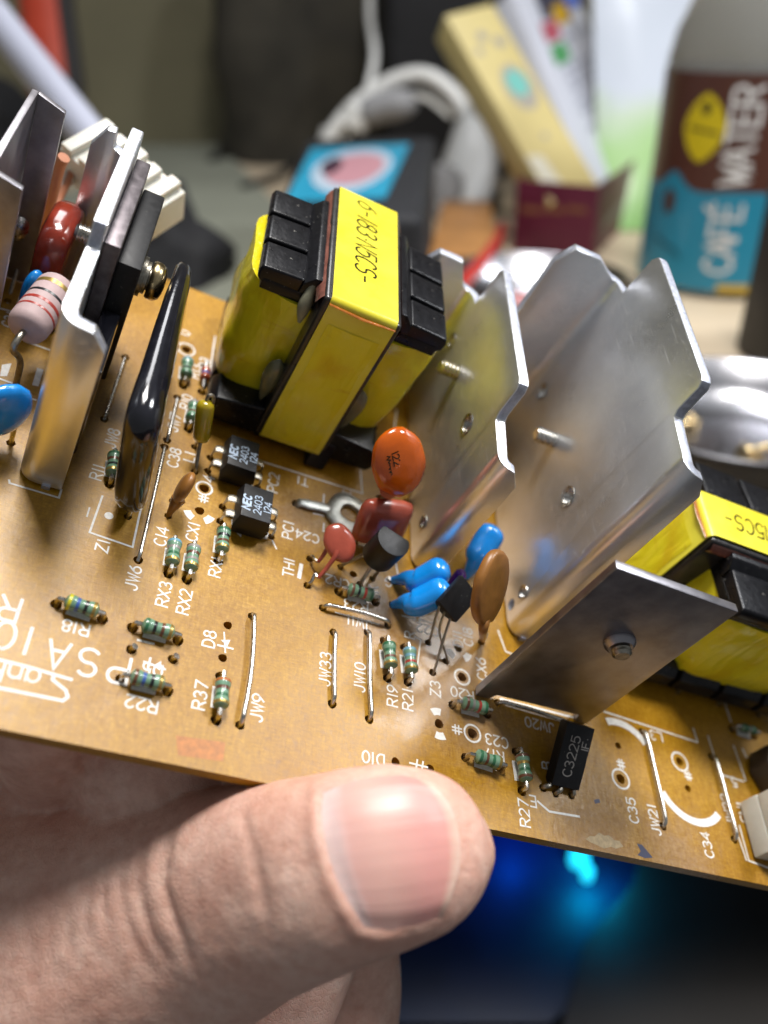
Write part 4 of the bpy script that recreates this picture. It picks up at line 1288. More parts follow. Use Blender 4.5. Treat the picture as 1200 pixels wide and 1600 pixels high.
# blue drop capacitors
def blue_drop(tip, belly, top, label, r=2.5, foot2=None):
    tip = Vector(tip); belly = Vector(belly); top = Vector(top)
    P = spline([tip - UP * 0.2, tip + (belly - tip) * 0.22 + UP * 0.1, tip + (belly - tip) * 0.55 + UP * 0.5, belly, top, top + (top - belly).normalized() * r * 0.75], 8)
    n = len(P)
    R = []
    prof = [0.5, 0.72, 1.15, 1.85, 1.95, 0.02]
    for i in range(n):
        x = i / 8.0; k = min(int(x), 4); f = x - k
        f = f if k < 4 else 1 - math.sqrt(max(0, 1 - f * f)) 
        v = prof[k] + (prof[k + 1] - prof[k]) * f
        R.append((v * r / 2.0 * 0.80, v * r / 2.0 * 0.92))
    mb = MB(); mb.tube(P, R, 18)
    o = mb.build('ceramic_capacitor', M_BLUE, root, smooth=80)
    o['label'] = label
    h = hole(tip, 0.6)
    wb = MB(); wb.tube([h - UP * 1.4, h + UP * 0.3], 0.3, 8); wb.build('lead', M_TIN, o)
blue_drop(Z(614, 905, 0.2), Z(655, 908, 3.4), Z(683, 894, 5.6), 'bright blue drop shaped capacitor, the one nearer the aluminium heat sink', 2.5)
blue_drop(Z(614, 944, 0.2), Z(650, 942, 3.2), Z(685, 926, 5.6), 'bright blue drop shaped capacitor tucked under the flat faced transistor', 2.5)
blue_drop(Z(728, 902, 0.2), Z(747, 868, 3.0), Z(765, 838, 4.8), 'bright blue capacitor half hidden between the two aluminium heat sinks', 2.4)
# purple stub
mb = MB(); cc = Z(713, 905, 4.5); mb.lathe([(0.3, -2.2), (0.85, -2), (0.9, 1.2), (0.55, 1.6)], cc, (0.15, 0.2, 1), 12); mb.tube([(cc.x, cc.y, -1.4), cc - UP * 2], 0.3, 8)
o = mb.build('capped_diode', mat('purple dip', (0.10, 0.01, 0.22), 0.2, coat=0.5), root); o['label'] = 'tiny purple tipped part peeking out behind the flat faced transistor'
# big tan ceramic disc on edge
ch = hp(752, 1003, 0.6)
cD = PU(760, 925, 22.0)
dT = 108.6
tX = CP(789, 900, dT + 3.4) - CP(741, 930, dT - 3.4); tY = CP(778, 857, dT - 1.0) - CP(757, 975, dT + 1.0); tC = CP(766, 918, dT)
dipped_disc(tC, tX, tY, tX.length / 2, tY.length / 2, 1.5, M_TAN, 'ceramic_disc', 'large flat tan ceramic disc standing on edge beside the flat faced transistor',
            legs=[[ch - UP * 1.4, ch + UP * 0.6, ch + Vector((0, 0.6, 1.6))]], flat=True, tail=[([tC - tY * 0.42, CP(755, 985, dT + 1), Vector((ch.x, ch.y, 0.3))], [0.75, 0.6, 0.36])])
# small tan drop C14
c14 = hp(263, 806, 0.55); c14b = hole(Vector((c14.x + 0.1, c14.y + 2.6, 0)), 0.5)
dipped_disc(Vector((c14.x + 0.55, c14.y + 1.5, 4.4)), (0.15, 1, 0.1), (0.15, 0, 1), 2.1, 2.5, 1.7, M_TAN, 'ceramic_capacitor', 'small tan drop capacitor beside the C14 print',
            legs=[[c14 - UP * 1.4, c14 + UP * 0.8]], tail=[([Vector((c14.x + 0.4, c14.y + 0.8, 2.8)), Vector((c14.x + 0.1, c14.y + 0.2, 1.2)), c14 + UP * 0.2], [1.0, 0.5, 0.36])])
# yellow capsule (upright choke)
lb = hp(304, 737, 0.55); lb2 = hp(303, 698, 0.5)
b0 = Z(314, 688, 3.6); b1 = Z(322, 628, 8.6)
ax = (b1 - b0).normalized()
mb = MB(); Lc = (b1 - b0).length
mb.lathe([(0.3, -0.25), (0.95, 0.0), (1.18, 0.5), (1.2, Lc - 0.7), (1.05, Lc - 0.2), (0.7, Lc + 0.1), (0.2, Lc + 0.2)], b0, ax, 20)
o = mb.build('capsule_choke', M_GLASSY, root, smooth=60); o['label'] = 'upright translucent yellow capsule beside the black optocoupler'
mb = MB(); mb.tube(spline([lb - UP * 1.4, lb + UP * 0.5, (lb + b0) / 2, b0 + ax * 0.1], 4), 0.27, 8); mb.build('lead', M_DULL, o)
mb = MB(); mb.tube(spline([b1 + ax * 0.1, b1 + ax * 1.0 + Vector((0.3, 0, 0)), b1 + Vector((0.9, 0.5, 0.2)), Vector((lb2.x + 0.2, lb2.y + 0.2, 2.5)), lb2 - UP * 1.4], 5), 0.25, 8); mb.build('lead', M_DULL, o)
# C3225 transistor leaning back
def c3225():
    A = PU(862, 1226, 30.9); T = PU(887, 1130, 30.9)
    b = T - A
    a = Vector((4.3, 0, 0))
    nrm = a.cross(b).normalized()
    if nrm.dot(CB - A) < 0: nrm = -nrm
    b = b.normalized() * 8.2
    mb = MB(); mb.prism([A, A + a, A + a - nrm * 1.8, A + a * 0.75 - nrm * 3.0, A + a * 0.25 - nrm * 3.0, A - nrm * 1.8], b)
    o = mb.build('transistor', M_EPOXY, root, bevel=0.14, smooth=35)
    o['label'] = 'black transistor with grey printing leaning towards the flat dark plate'
    for px, f in (((848, 1231), 0.15), ((868, 1240), 0.5), ((893, 1243), 0.85)):
        h = hp(*px, 0.55)
        st = A + a * f - nrm * 1.2 + b * 0.03
        wb = MB(); wb.tube(spline([h - UP * 1.4, h + UP * 0.3, (h + st) / 2 + Vector((0, -0.3, 0.5)), st], 4), 0.33, 8); wb.build('lead', M_DULL, o)
    bn = b.normalized(); an = a.normalized()
    t = MB(); mp = mat('grey chip print', (0.30, 0.28, 0.26), 0.6)
    text_mesh(t, 'C3225', lambda x, y, z: A + b * 0.5 + a * 0.42 + bn * x - an * y + nrm * (0.02 + z), 1.35, 0.15, adv=1.22)
    text_mesh(t, '1F.', lambda x, y, z: A + b * 0.72 + a * 0.82 + bn * x - an * y + nrm * (0.02 + z), 1.1, 0.13, adv=1.22)
    t.build('printing', mp, o, smooth=0)
c3225()
# steel solder lug lying on the board
def lug():
    hx = hp(463, 787, 0.75)
    c = Z(545, 806)
    pts_o = []; n = 28
    mb = MB()
    z0, z1 = 0.12, 0.72
    ro, ri = 3.7, 1.5
    dirn = (hx - c); ang = math.degrees(math.atan2(dirn.y, dirn.x))
    outer = [(c.x + ro * math.cos(math.radians(ang + 25 + 310 * i / n)), c.y + ro * math.sin(math.radians(ang + 25 + 310 * i / n))) for i in range(n + 1)]
    rows = []
    for i in range(37):
        a = math.radians(ang + 10 * i)
        e = 1.0 + 0.05 * math.sin(4 * a)
        rows.append([Vector((c.x + r * e * math.cos(a), c.y + r * e * math.sin(a), z)) for r, z in ((ri, z0), (ri + 0.1, z1 - 0.05), (ri + 0.35, z1 + 0.05), ((ri + ro) / 2, z1), (ro - 0.25, z1 - 0.03), (ro, z1 - 0.25), (ro, z0))])
    mb.grid(rows)
    d = dirn.normalized(); s = Vector((-d.y, d.x, 0))
    st = c + d * (ro - 0.5)
    mb.tube(spline([st + UP * 0.42, st + d * 1.6 + UP * 0.45, hx - d * 0.9 + UP * 0.45, hx - d * 0.2 + UP * 0.2, hx - UP * 1.2], 4), [(0.3, 0.85)] * 8 + [(0.32, 0.7)] * 9, 12)
    o = mb.build('solder_lug', mat('dull tinned steel', (0.52, 0.53, 0.50), 0.48, 0.85, var=0.3, vscale=1.2, bmp=0.04, bscale=3), root, smooth=50)
    o['label'] = 'ring shaped tinned steel lug lying on the board above the C24 print'
lug()

# ------------------------------------------------------------------ far left group
def power_resistor():
    a = Z(38, 517, 9.5); b = Z(92, 448, 10.5)
    ax = (b - a).normalized(); L = (b - a).length
    r = 2.55
    mb = MB(); mb.lathe([(0.4, -0.2), (r * 0.7, 0.05), (r * 0.92, 0.45), (r, 1.2), (r, L - 0.8), (r * 0.93, L - 0.25), (r * 0.7, L + 0.1), (0.4, L + 0.25)], a, ax, 26)
    o = mb.build('power_resistor', M_PINK, root, smooth=50); o['label'] = 'large mauve resistor with red, black and gold rings beside the left heat sink'
    for f, w, c in ((0.28, 0.16, 'red'), (0.42, 0.24, 'red'), (0.58, 0.2, 'black'), (0.80, 0.34, 'gold')):
        bb = MB(); h = L * f
        bb.lathe([(r - 0.05, h - w), (r + 0.025, h - w), (r + 0.025, h + w), (r - 0.05, h + w)], a, ax, 26, caps=False); bb.build('band', band_mat(c), o)
    h = hole(Z(22, 610), 0.7); h2 = hole(Vector((b.x, b.y + 3.4, 0)), 0.7)
    wb = MB(); wb.tube(spline([a, a - ax * 1.6, a - ax * 2.4 - UP * 1.2, Vector((h.x, h.y, 5)), h - UP * 1.4], 5), 0.42, 10); wb.build('lead', M_DULL, o)
    wb = MB(); wb.tube(spline([b, b + ax * 1.2, b + ax * 1.8 - UP * 1.2, Vector((h2.x, h2.y, 4)), h2 - UP * 1.4], 5), 0.42, 10); wb.build('lead', M_DULL, o)
power_resistor()
def simple_leads(o, pts):
    for p, top in pts:
        h = hole(Vector((p[0], p[1], 0)), 0.6)
        wb = MB(); wb.tube([h - UP * 1.4, h + UP * 0.4, Vector(top)], 0.3, 8); wb.build('lead', M_TIN, o)
c1 = Z(3, 642, 6.5)
o = dipped_disc(c1, (0.75, 0.65, 0), (0, 0, 1), 3.7, 4.3, 2.8, M_BLUE, 'disc_capacitor', 'round glossy blue disc capacitor beside the left heat sink foot')
simple_leads(o, [((c1.x - 2, c1.y - 1.5), c1 + Vector((-2, -1.5, -3))), ((c1.x + 1.6, c1.y + 1.4), c1 + Vector((1.6, 1.4, -3.2)))])
c2 = Z(50, 456, 7.0)
o = dipped_disc(c2, (0.35, 0.9, 0), (0, 0, 1), 1.9, 3.6, 2.2, M_BLUE, 'disc_capacitor', 'blue capacitor tucked between the mauve resistor and the dark red capacitor')
simple_leads(o, [((c2.x, c2.y - 1.5), c2 + Vector((0, -1.0, -3))), ((c2.x, c2.y + 1.5), c2 + Vector((0, 1.0, -3)))])
c3 = Z(88, 392, 8.5)
o = dipped_disc(c3, (0.05, 1, 0), (0, 0, 1), 5.6, 6.2, 4.0, M_DARKRED, 'film_capacitor', 'glossy dark red film capacitor behind the mauve resistor', e=0.6, flat=True)
simple_leads(o, [((c3.x, c3.y - 3), c3 + Vector((0, -3, -5))), ((c3.x, c3.y + 3), c3 + Vector((0, 3, -5)))])
# shiny bulb shaped part in front of the steel bracket, with its wire
g = Z(30, 350, 9.0)
mb = MB(); mb.lathe([(0.3, -2.6), (1.3, -1.8), (1.8, 0), (1.6, 1.4), (0.9, 2.3), (0.1, 2.6)], g, (0.25, 0.2, 1), 18)
o = mb.build('metal_can', M_TIN, root, smooth=80); o['label'] = 'small shiny metal bulb part on a wire beside the steel bracket'
gh = hp(12, 470, 0.55)
wb = MB(); wb.tube(spline([g - UP * 2.4, Z(36, 390, 4.5), Z(24, 430, 1.5), gh - UP * 1.4], 5), 0.3, 8); wb.build('lead', M_DULL, o)
# brown insulated wire behind the bracket
hw_ = hole(Z(60, 378), 0.8)
mb = MB(); mb.tube(spline([hw_ - UP * 1.4, hw_ + UP * 2, Z(80, 310, 9), Z(92, 262, 14), Z(100, 246, 16)], 6), 0.85, 10)
o = mb.build('insulated_wire', mat('brown wire insulation', (0.42, 0.17, 0.09), 0.4, var=0.1), root); o['label'] = 'brown insulated wire rising into the ivory plug'
# ivory plug behind the heat sink
def plug():
    A = Vector((-52.6, 66.0, 10.5)); X = Vector((0.835, -0.55, 0)); Lx = 17.5
    Y = Vector((0.50, 0.80, 0.33)).normalized(); Y = (Y - X * Y.dot(X)).normalized(); Ly = 9.0; Nn = X.cross(Y)
    t = empty('plug_connector', A, root); t['label'] = 'ivory nylon plug with stepped ribs behind the left heat sink'
    mb = MB(); mb.obox(A - Nn * 7.0, X * Lx, Y * Ly, Nn * 6.0); mb.build('housing', M_WHITEPL, t, bevel=0.4)
    n = 5
    for i in range(n):
        mb = MB(); mb.obox(A + X * (Lx * i / n + 0.4) - Nn * 1.0, X * (Lx / n - 1.4), Y * (Ly - 0.5 * (i % 2)), Nn * 1.3); mb.build('rib', M_WHITEPL, t, bevel=0.3)
    mb = MB(); mb.obox(A - Nn * 6.0 + X * 1.0 - Y * 7.0, X * 2.2, Y * 6.9, Nn * 1.6); mb.build('latch', M_WHITEPL, t, bevel=0.4)
    for i in range(4):
        p = A + X * (2 + (Lx - 4) * i / 3) + Y * 0.4 - Nn * 4.5
        h = hole(Vector((-52 + 4.0 * i, 55.0, 0)), 0.7)
        wb = MB(); wb.tube(spline([h - UP * 1.4, h + UP * 1.5, (h + p) / 2 + Vector((0, -1.2, 0)), p], 4), 0.6, 8); wb.build('wire', mat('brown wire insulation', (0.42, 0.17, 0.09), 0.4, var=0.1), t)
plug()
# ivory header at the right rim
cn = empty('pin_header', Z(1185, 1300), root); cn['label'] = 'ivory header with a nylon wall at the CN1 print'
e = Z(1170, 1300)
mb = MB(); mb.box((64.6, -18.2, 0.3), (74.0, -10.2, 3.6)); mb.build('base', M_WHITEPL, cn, bevel=0.3)
mb = MB(); mb.box((64.65, -18.1, 3.65), (65.9, -10.3, 8.4)); mb.build('wall', M_WHITEPL, cn, bevel=0.3)
for i in range(3):
    c = hole(Vector((69.5, -16.5 + i * 2.5, 0)), 0.5)
    mb = MB(); mb.box((69.2, c.y - 0.3, -1.4), (69.8, c.y + 0.3, 8.0)); mb.build('pin', M_TIN, cn, bevel=0.08)
# trimmer in the right corner, half out of view
tcn = Z(1195, 1235)
mb = MB(); mb.lathe([(4.2, 0.3), (4.2, 4.0), (3.6, 4.6), (1.6, 4.7), (1.4, 4.0)], (tcn.x + 1.6, tcn.y + 2.4, 0), (0, 0, 1), 8)
o = mb.build('trimmer', mat('brown bakelite', (0.05, 0.035, 0.025), 0.4), root, bevel=0.2); o['label'] = 'dark eight sided trimmer above the ivory header'
for k in (-2.2, 2.2):
    h = hole(Vector((tcn.x + 1.6 + k, tcn.y + 2.4, 0)), 0.5)
    wb = MB(); wb.tube([h - UP * 1.4, h + UP * 0.5], 0.3, 6); wb.build('pin', M_TIN, o)

make_board()
# ------------------------------------------------------------------ the hand
def skin_material():
    m = bpy.data.materials.new('skin')
    m.use_nodes = True
    nt = m.node_tree
    p = nt.nodes['Principled BSDF']
    v = mmco(nt)
    a = ntex(nt, v, 0.10, 5, 0.6)
    b = ntex(nt, v, 0.6, 5, 0.65)
    c = ramp(nt, a, [(0.30, (0.66, 0.37, 0.285)), (0.50, (0.77, 0.485, 0.385)), (0.72, (0.83, 0.58, 0.475))])
    c = mixc(nt, ramp(nt, b, [(0.35, (0.38, 0.38, 0.38)), (0.62, (0, 0, 0))]), c, (0.50, 0.22, 0.15))
    at = nd(nt, 'ShaderNodeAttribute', attribute_name='flush')
    c = mixc(nt, mth(nt, 'MULTIPLY', at.outputs['Fac'], 0.55), c, (0.58, 0.25, 0.19))
    nt.links.new(c, p.inputs['Base Color'])
    p.inputs['Roughness'].default_value = 0.46
    p.inputs['Specular IOR Level'].default_value = 0.42
    p.inputs['Subsurface Weight'].default_value = 0.22
    p.inputs['Subsurface Radius'].default_value = (1.0, 0.36, 0.2)
    p.inputs['Subsurface Scale'].default_value = 0.0022
    vo = nd(nt, 'ShaderNodeTexVoronoi', feature='DISTANCE_TO_EDGE', inp={'Scale': 1.25})
    wob = nd(nt, 'ShaderNodeMix', data_type='VECTOR')
    nz = nd(nt, 'ShaderNodeTexNoise', inp={'Scale': 0.8, 'Detail': 3})
    nt.links.new(v, nz.inputs['Vector'])
    ad = nd(nt, 'ShaderNodeVectorMath', operation='ADD')
    sc = nd(nt, 'ShaderNodeVectorMath', operation='SCALE', inp={'Scale': 1.6})
    nt.links.new(nz.outputs['Color'], sc.inputs[0]); nt.links.new(v, ad.inputs[0]); nt.links.new(sc.outputs[0], ad.inputs[1])
    nt.links.new(ad.outputs[0], vo.inputs['Vector'])
    h1 = ramp(nt, vo.outputs['Distance'], [(0.0, (0, 0, 0)), (0.12, (1, 1, 1))])
    b1 = bump(nt, h1, 0.40, 0.08)
    fine = ntex(nt, v, 3.5, 5, 0.7)
    b2 = bump(nt, fine, 0.55, 0.10, b1)
    ln = ntex(nt, mmco(nt, (0.35, 2.2, 2.2), (0, 0.35, 0.25)), 1.0, 4, 0.6, 0.5)
    b2 = bump(nt, ln, 0.35, 0.10, b2)
    nt.links.new(b2, p.inputs['Normal'])
    return m
M_SKIN = skin_material()

def wb_(u, v, z):
    return b2w((u, v, z))
def hand():
    mb = MB()
    # thumb: stations (px, py, board height, half width px, thickness factor)
    st = [(745, 1318, 95.0, 18, 0.9), (737, 1320, 94.2, 52, 0.85), (724, 1322, 93.6, 78, 0.80), (702, 1324, 92.8, 102, 0.76), (672, 1327, 92.0, 118, 0.74), (628, 1333, 91.2, 129, 0.76), (573, 1345, 91.2, 136, 0.80),
          (520, 1358, 92.2, 141, 0.84), (467, 1373, 94.4, 148, 0.84), (400, 1392, 98.0, 158, 0.82), (320, 1420, 103.0, 178, 0.80), (220, 1454, 106.5, 200, 0.78), (100, 1498, 109.0, 228, 0.76), (-60, 1556, 111.0, 262, 0.74), (-220, 1600, 113.0, 285, 0.74)]
    C = []; A = []; B = []
    for x, y, z, hw, tf in st:
        p = CP(x, y, z); dep = z
        C.append(b2w(p)); A.append(hw * dep / FPX * 1.015 + 0.2); B.append(hw * dep / FPX * tf + 0.2)
    # resample
    Cs = spline(C, 4)
    def interp(L, i):
        x = i / 4; k = min(int(x), len(L) - 2); f = x - k
        return L[k] * (1 - f) + L[k + 1] * f
    rows = []
    for i, c in enumerate(Cs):
        t = (Cs[min(i + 1, len(Cs) - 1)] - Cs[max(i - 1, 0)]).normalized()
        F = (CAM - c); F = (F - t * F.dot(t)).normalized()
        S = t.cross(F)
        a = interp(A, i); b = interp(B, i)
        row = []
        for k in range(32):
            an = 2 * math.pi * k / 32
            ca, sa = math.cos(an), math.sin(an)
            e = 0.92
            row.append(c + S * (a * math.copysign(abs(ca) ** e, ca)) + F * (b * (1.0 if sa > 0 else 1.08) * math.copysign(abs(sa) ** e, sa)))
        rows.append(row)
    mb.grid(rows, 0, True)
    k = len(mb.v)
    mb.f += [list(range(31, -1, -1)), list(range(k - 32, k))]; mb.m += [0, 0]
    def limb(pts):
        P = []; R = []
        for q in pts:
            P.append(Vector(q[0])); R.append(q[1])
        S = spline(P, 5)
        Rr = [interp5(R, i) for i in range(len(S))]
        # rounded ends
        d0 = (S[0] - S[1]).normalized(); d1 = (S[-1] - S[-2]).normalized()
        S = [S[0] + d0 * R[0] * 0.95, S[0] + d0 * R[0] * 0.7] + S + [S[-1] + d1 * R[-1] * 0.7, S[-1] + d1 * R[-1] * 0.95]
        Rr = [R[0] * 0.25, R[0] * 0.7] + Rr + [R[-1] * 0.7, R[-1] * 0.25]
        mb.tube(S, Rr, 24)
    def interp5(L, i):
        x = i / 5; k = min(int(x), len(L) - 2); f = x - k
        return L[k] * (1 - f) + L[k + 1] * f
    # palm and wrist side
    limb([(W(-330, 1650, 122), 30), (W(-150, 1680, 120), 27), (W(40, 1740, 118), 22), (W(160, 1800, 120), 17)])
    limb([(W(-300, 1520, 120), 26), (W(-160, 1420, 119), 20), (W(-60, 1330, 118), 14)])
    # index finger, from the web to below the board
    limb([(W(-220, 1440, 119), 18), (W(-70, 1318, 121), 13), (W(45, 1256, 121), 10.2), (W(112, 1190, 120), 9.0), (wb_(-31, -10, -11.5), 8.6), (wb_(-22, -3, -10.6), 8.2), (wb_(-12, 3, -10.0), 7.6)])
    # middle finger further back under the board
    limb([(W(-60, 1420, 122), 15), (W(110, 1290, 126), 10.5), (W(210, 1200, 128), 9.0), (wb_(-17, -14, -19), 8.6), (wb_(-6, -6, -11.0), 8.0), (wb_(2, 0, -10.0), 7.6)])
    # the two fingers curling up below the thumb
    limb([(W(60, 1780, 118), 13), (W(250, 1700, 116), 11.0), (W(380, 1610, 116), 9.6), (W(448, 1500, 117), 9.0), (W(480, 1390, 118), 8.6), (wb_(-2, -15, -12.0), 8.2), (wb_(3, -9, -10.2), 7.6)])
    limb([(W(140, 1820, 122), 14), (W(360, 1800, 126), 11.0), (W(492, 1690, 127), 9.6), (W(530, 1560, 127), 9.0), (W(527, 1440, 125), 8.6), (wb_(7, -14, -11.5), 8.2), (wb_(10, -8, -10.2), 7.6)])
    o = mb.build('hand', M_SKIN, None, origin=(0, 0, 0), smooth=0)
    md = o.modifiers.new('remesh', 'REMESH'); md.mode = 'VOXEL'; md.voxel_size = 0.00040; md.use_smooth_shade = True
    sm = o.modifiers.new('smooth', 'SMOOTH'); sm.factor = 0.5; sm.iterations = 22
    bpy.context.view_layer.update()
    dg = bpy.context.evaluated_depsgraph_get()
    me = bpy.data.meshes.new_from_object(o.evaluated_get(dg))
    o.modifiers.clear(); o.data = me
    me.name = 'hand'
    if not me.materials: me.materials.append(M_SKIN)
    # nail outline on the photograph, from the cuticle round to the free edge
    up_ = [(503, 1236), (556, 1217), (616, 1209), (660, 1216)]
    lo_ = [(566, 1449), (603, 1457), (650, 1452), (689, 1436)]
    cu_ = [(503, 1236), (502, 1292), (524, 1374), (566, 1449)]
    fr_ = [(660, 1216), (703, 1266), (716, 1345), (689, 1436)]
    def bez(p, t):
        s = spline([Vector((a, b, 0)) for a, b in p], 8)
        x = t * (len(s) - 1); k = min(int(x), len(s) - 2); f = x - k
        return s[k] * (1 - f) + s[k + 1] * f
    def coons(s, t):
        a = bez(up_, s) * (1 - t) + bez(lo_, s) * t
        b = bez(cu_, t) * (1 - s) + bez(fr_, t) * s
        c = (Vector((*up_[0], 0)) * (1 - s) + Vector((*up_[-1], 0)) * s) * (1 - t) + (Vector((*lo_[0], 0)) * (1 - s) + Vector((*lo_[-1], 0)) * s) * t
        return a + b - c
    outline = [coons(s / 14, 0) for s in range(15)] + [coons(1, t / 14) for t in range(1, 15)] + [coons(1 - s / 14, 1) for s in range(1, 15)] + [coons(0, 1 - t / 14) for t in range(1, 14)]
    def inside(x, y):
        r = False; n = len(outline); j = n - 1
        for i in range(n):
            a = outline[i]; b = outline[j]
            if (a.y > y) != (b.y > y) and x < (b.x - a.x) * (y - a.y) / (b.y - a.y) + a.x:
                r = not r
            j = i
        return r
    def segdist2(x, y, pl):
        best = 1e9; bt = 0; n = len(pl) - 1
        for i, (a, b) in enumerate(zip(pl, pl[1:])):
            dx, dy = b[0] - a[0], b[1] - a[1]
            L = dx * dx + dy * dy
            t = max(0, min(1, ((x - a[0]) * dx + (y - a[1]) * dy) / L)) if L else 0
            e = math.hypot(x - a[0] - t * dx, y - a[1] - t * dy)
            if e < best: best = e; bt = (i + t) / n
        return best, math.sin(math.pi * bt) ** 0.6 if 0 < bt < 1 else 0.0
    def segdist(x, y, pl):
        best = 1e9
        for a, b in zip(pl, pl[1:]):
            dx, dy = b[0] - a[0], b[1] - a[1]
            L = dx * dx + dy * dy
            t = max(0, min(1, ((x - a[0]) * dx + (y - a[1]) * dy) / L)) if L else 0
            best = min(best, math.hypot(x - a[0] - t * dx, y - a[1] - t * dy))
        return best
    ol = [(p.x, p.y) for p in outline] + [(outline[0].x, outline[0].y)]
    # skin folds, traced: polyline, depth mm, half width px
    def cz(p, n=6):
        return [(q.x, q.y) for q in spline([Vector((a, b, 0)) for a, b in p], n)]
    folds = [(cz([(288, 1258), (264, 1312), (254, 1372), (264, 1420), (284, 1470), (303, 1530)]), 0.50, 8.0), (cz([(232, 1296), (214, 1370), (228, 1440), (266, 1510)]), 0.30, 7.5),
             (cz([(206, 1306), (190, 1376), (200, 1446), (240, 1530)]), 0.26, 7.5), (cz([(170, 1350), (162, 1420), (182, 1500)]), 0.14, 7.0), (cz([(376, 1258), (394, 1330), (408, 1400), (420, 1475)]), 0.26, 8.0),
             (cz([(142, 1370), (134, 1430), (150, 1500)]), 0.10, 7.0), (cz([(60, 1195), (110, 1222), (190, 1243)]), 0.45, 7.0), (cz([(120, 1170), (135, 1205), (148, 1232)]), 0.4, 6.0),
             (cz([(112, 1390), (104, 1450), (118, 1520)]), 0.08, 7.0), (cz([(84, 1410), (76, 1470), (90, 1540)]), 0.07, 7.0), (cz([(50, 1440), (44, 1500), (60, 1570)]), 0.06, 7.0)]
    boxes = [(min(q[0] for q in f[0]) - 25, max(q[0] for q in f[0]) + 25, min(q[1] for q in f[0]) - 25, max(q[1] for q in f[0]) + 25) for f in folds]
    co = [v.co.copy() for v in me.vertices]; no = [v.normal.copy() for v in me.vertices]
    at = me.attributes.new('flush', 'FLOAT', 'POINT')
    for i, v in enumerate(me.vertices):
        pw = co[i] / MM
        view = (CAM - pw).normalized()
        if no[i].dot(view) < 0.05:
            continue
        x, y = project(pw)
        dep = (pw - CAM).length
        if dep > 128 or not (-60 < x < 800 and 1130 < y < 1640):
            continue
        d = 0.0
        thumb = dep < 112
        if thumb and 460 < x < 770 and 1180 < y < 1500:
            e = segdist(x, y, ol)
            if inside(x, y):
                d -= 0.35 * min(1, e / 10)
            else:
                left = max(0, min(1, (640 - x) / 60))
                d += (0.24 * left + 0.02) * math.exp(-((e - 11) / 12) ** 2) - 0.10 * math.exp(-(e / 4) ** 2)
            at.data[i].value = max(0, 1 - e / 60) * 0.35 if not inside(x, y) else 0.6
        for (pl, dp, w), bx in zip(folds, boxes):
            if bx[0] < x < bx[1] and bx[2] < y < bx[3]:
                e, fade = segdist2(x, y, pl)
                e += 2.5 * noise.noise(Vector((x * 0.05, y * 0.05, dp)))
                dp = dp * fade                          # folds fade towards their ends
                w2 = w * 1.2
                d -= 0.8 * dp * math.exp(-(e / w2) ** 2)
                d += dp * 0.2 * math.exp(-((e - 2.2 * w2) / (1.5 * w2)) ** 2)
        d += 0.10 * noise.noise(pw * 0.35) + 0.05 * noise.noise(pw * 0.9)
        v.co = co[i] + no[i] * (d * MM)
    me.update()
    for p in me.polygons: p.use_smooth = True
    tag(o, 'bare hand pinching the board edge between thumb and curled fingers', 'hand')
    # thumbnail
    bv = BVHTree.FromPolygons([v.co for v in me.vertices], [tuple(p.vertices) for p in me.polygons])
    NS, NT = 30, 36
    rows = []; fr = []
    for i in range(NS + 1):
        row = []
        for j in range(NT + 1):
            s, t = i / NS, j / NT
            q = coons(s, t)
            d = (MCAM @ pray(q.x, q.y)).normalized()
            hit, nn, _, dist = bv.ray_cast(CAM * MM, d)
            if hit is None:
                hit = (CAM + d * 92) * MM; nn = -d
            row.append([hit / MM, Vector(nn)])
        rows.append(row)
    # smooth the captured sheet, keep it proud in the middle and tucked in along cuticle and sides
    for it in range(10):
        new = [[list(c) for c in r] for r in rows]
        for i in range(NS + 1):
            for j in range(NT + 1):
                i0, i1 = max(i - 1, 0), min(i + 1, NS); j0, j1 = max(j - 1, 0), min(j + 1, NT)
                if 0 < i < NS and 0 < j < NT:
                    new[i][j][0] = (rows[i0][j][0] + rows[i1][j][0] + rows[i][j0][0] + rows[i][j1][0] + rows[i][j][0] * 2) / 6
                new[i][j][1] = (rows[i0][j][1] + rows[i1][j][1] + rows[i][j0][1] + rows[i][j1][1] + rows[i][j][1] * 2).normalized()
        rows = new
    grid = []
    for i in range(NS + 1):
        r = []
        for j in range(NT + 1):
            s, t = i / NS, j / NT
            edge = min(t, 1 - t) * 9; edge = min(1, edge)
            cut = min(1, s * 7)
            lift = 0.34 * edge * cut + 0.12 * s * edge - 0.05 * (1 - min(1, edge * cut))
            ridge = 0.012 * math.sin(t * 95) + 0.010 * math.sin(t * 61 + 1)
            r.append(rows[i][j][0] + rows[i][j][1] * (lift + ridge * edge))
        grid.append(r)
    nb = MB(); nb.grid(grid)
    # free edge thickness
    last = grid[-1]
    nb.grid([last, [p - rows[-1][j][1] * 0.45 for j, p in enumerate(last)]])
    nm = bpy.data.materials.new('fingernail'); nm.use_nodes = True
    nt = nm.node_tree; p = nt.nodes['Principled BSDF']
    a1 = nd(nt, 'ShaderNodeAttribute', attribute_name='nail_s')
    nz = ntex(nt, mmco(nt), 0.35, 3)
    f = mth(nt, 'ADD', a1.outputs['Fac'], mth(nt, 'MULTIPLY', mth(nt, 'SUBTRACT', nz, 0.5), 0.05))
    c = ramp(nt, f, [(0.0, (0.70, 0.50, 0.46)), (0.11, (0.71, 0.51, 0.48)), (0.21, (0.68, 0.39, 0.34)), (0.42, (0.69, 0.40, 0.34)), (0.74, (0.66, 0.315, 0.28)), (0.90, (0.66, 0.31, 0.27)), (0.955, (0.70, 0.45, 0.36)), (1.0, (0.72, 0.50, 0.41))])
    nt.links.new(c, p.inputs['Base Color'])
    p.inputs['Roughness'].default_value = 0.38
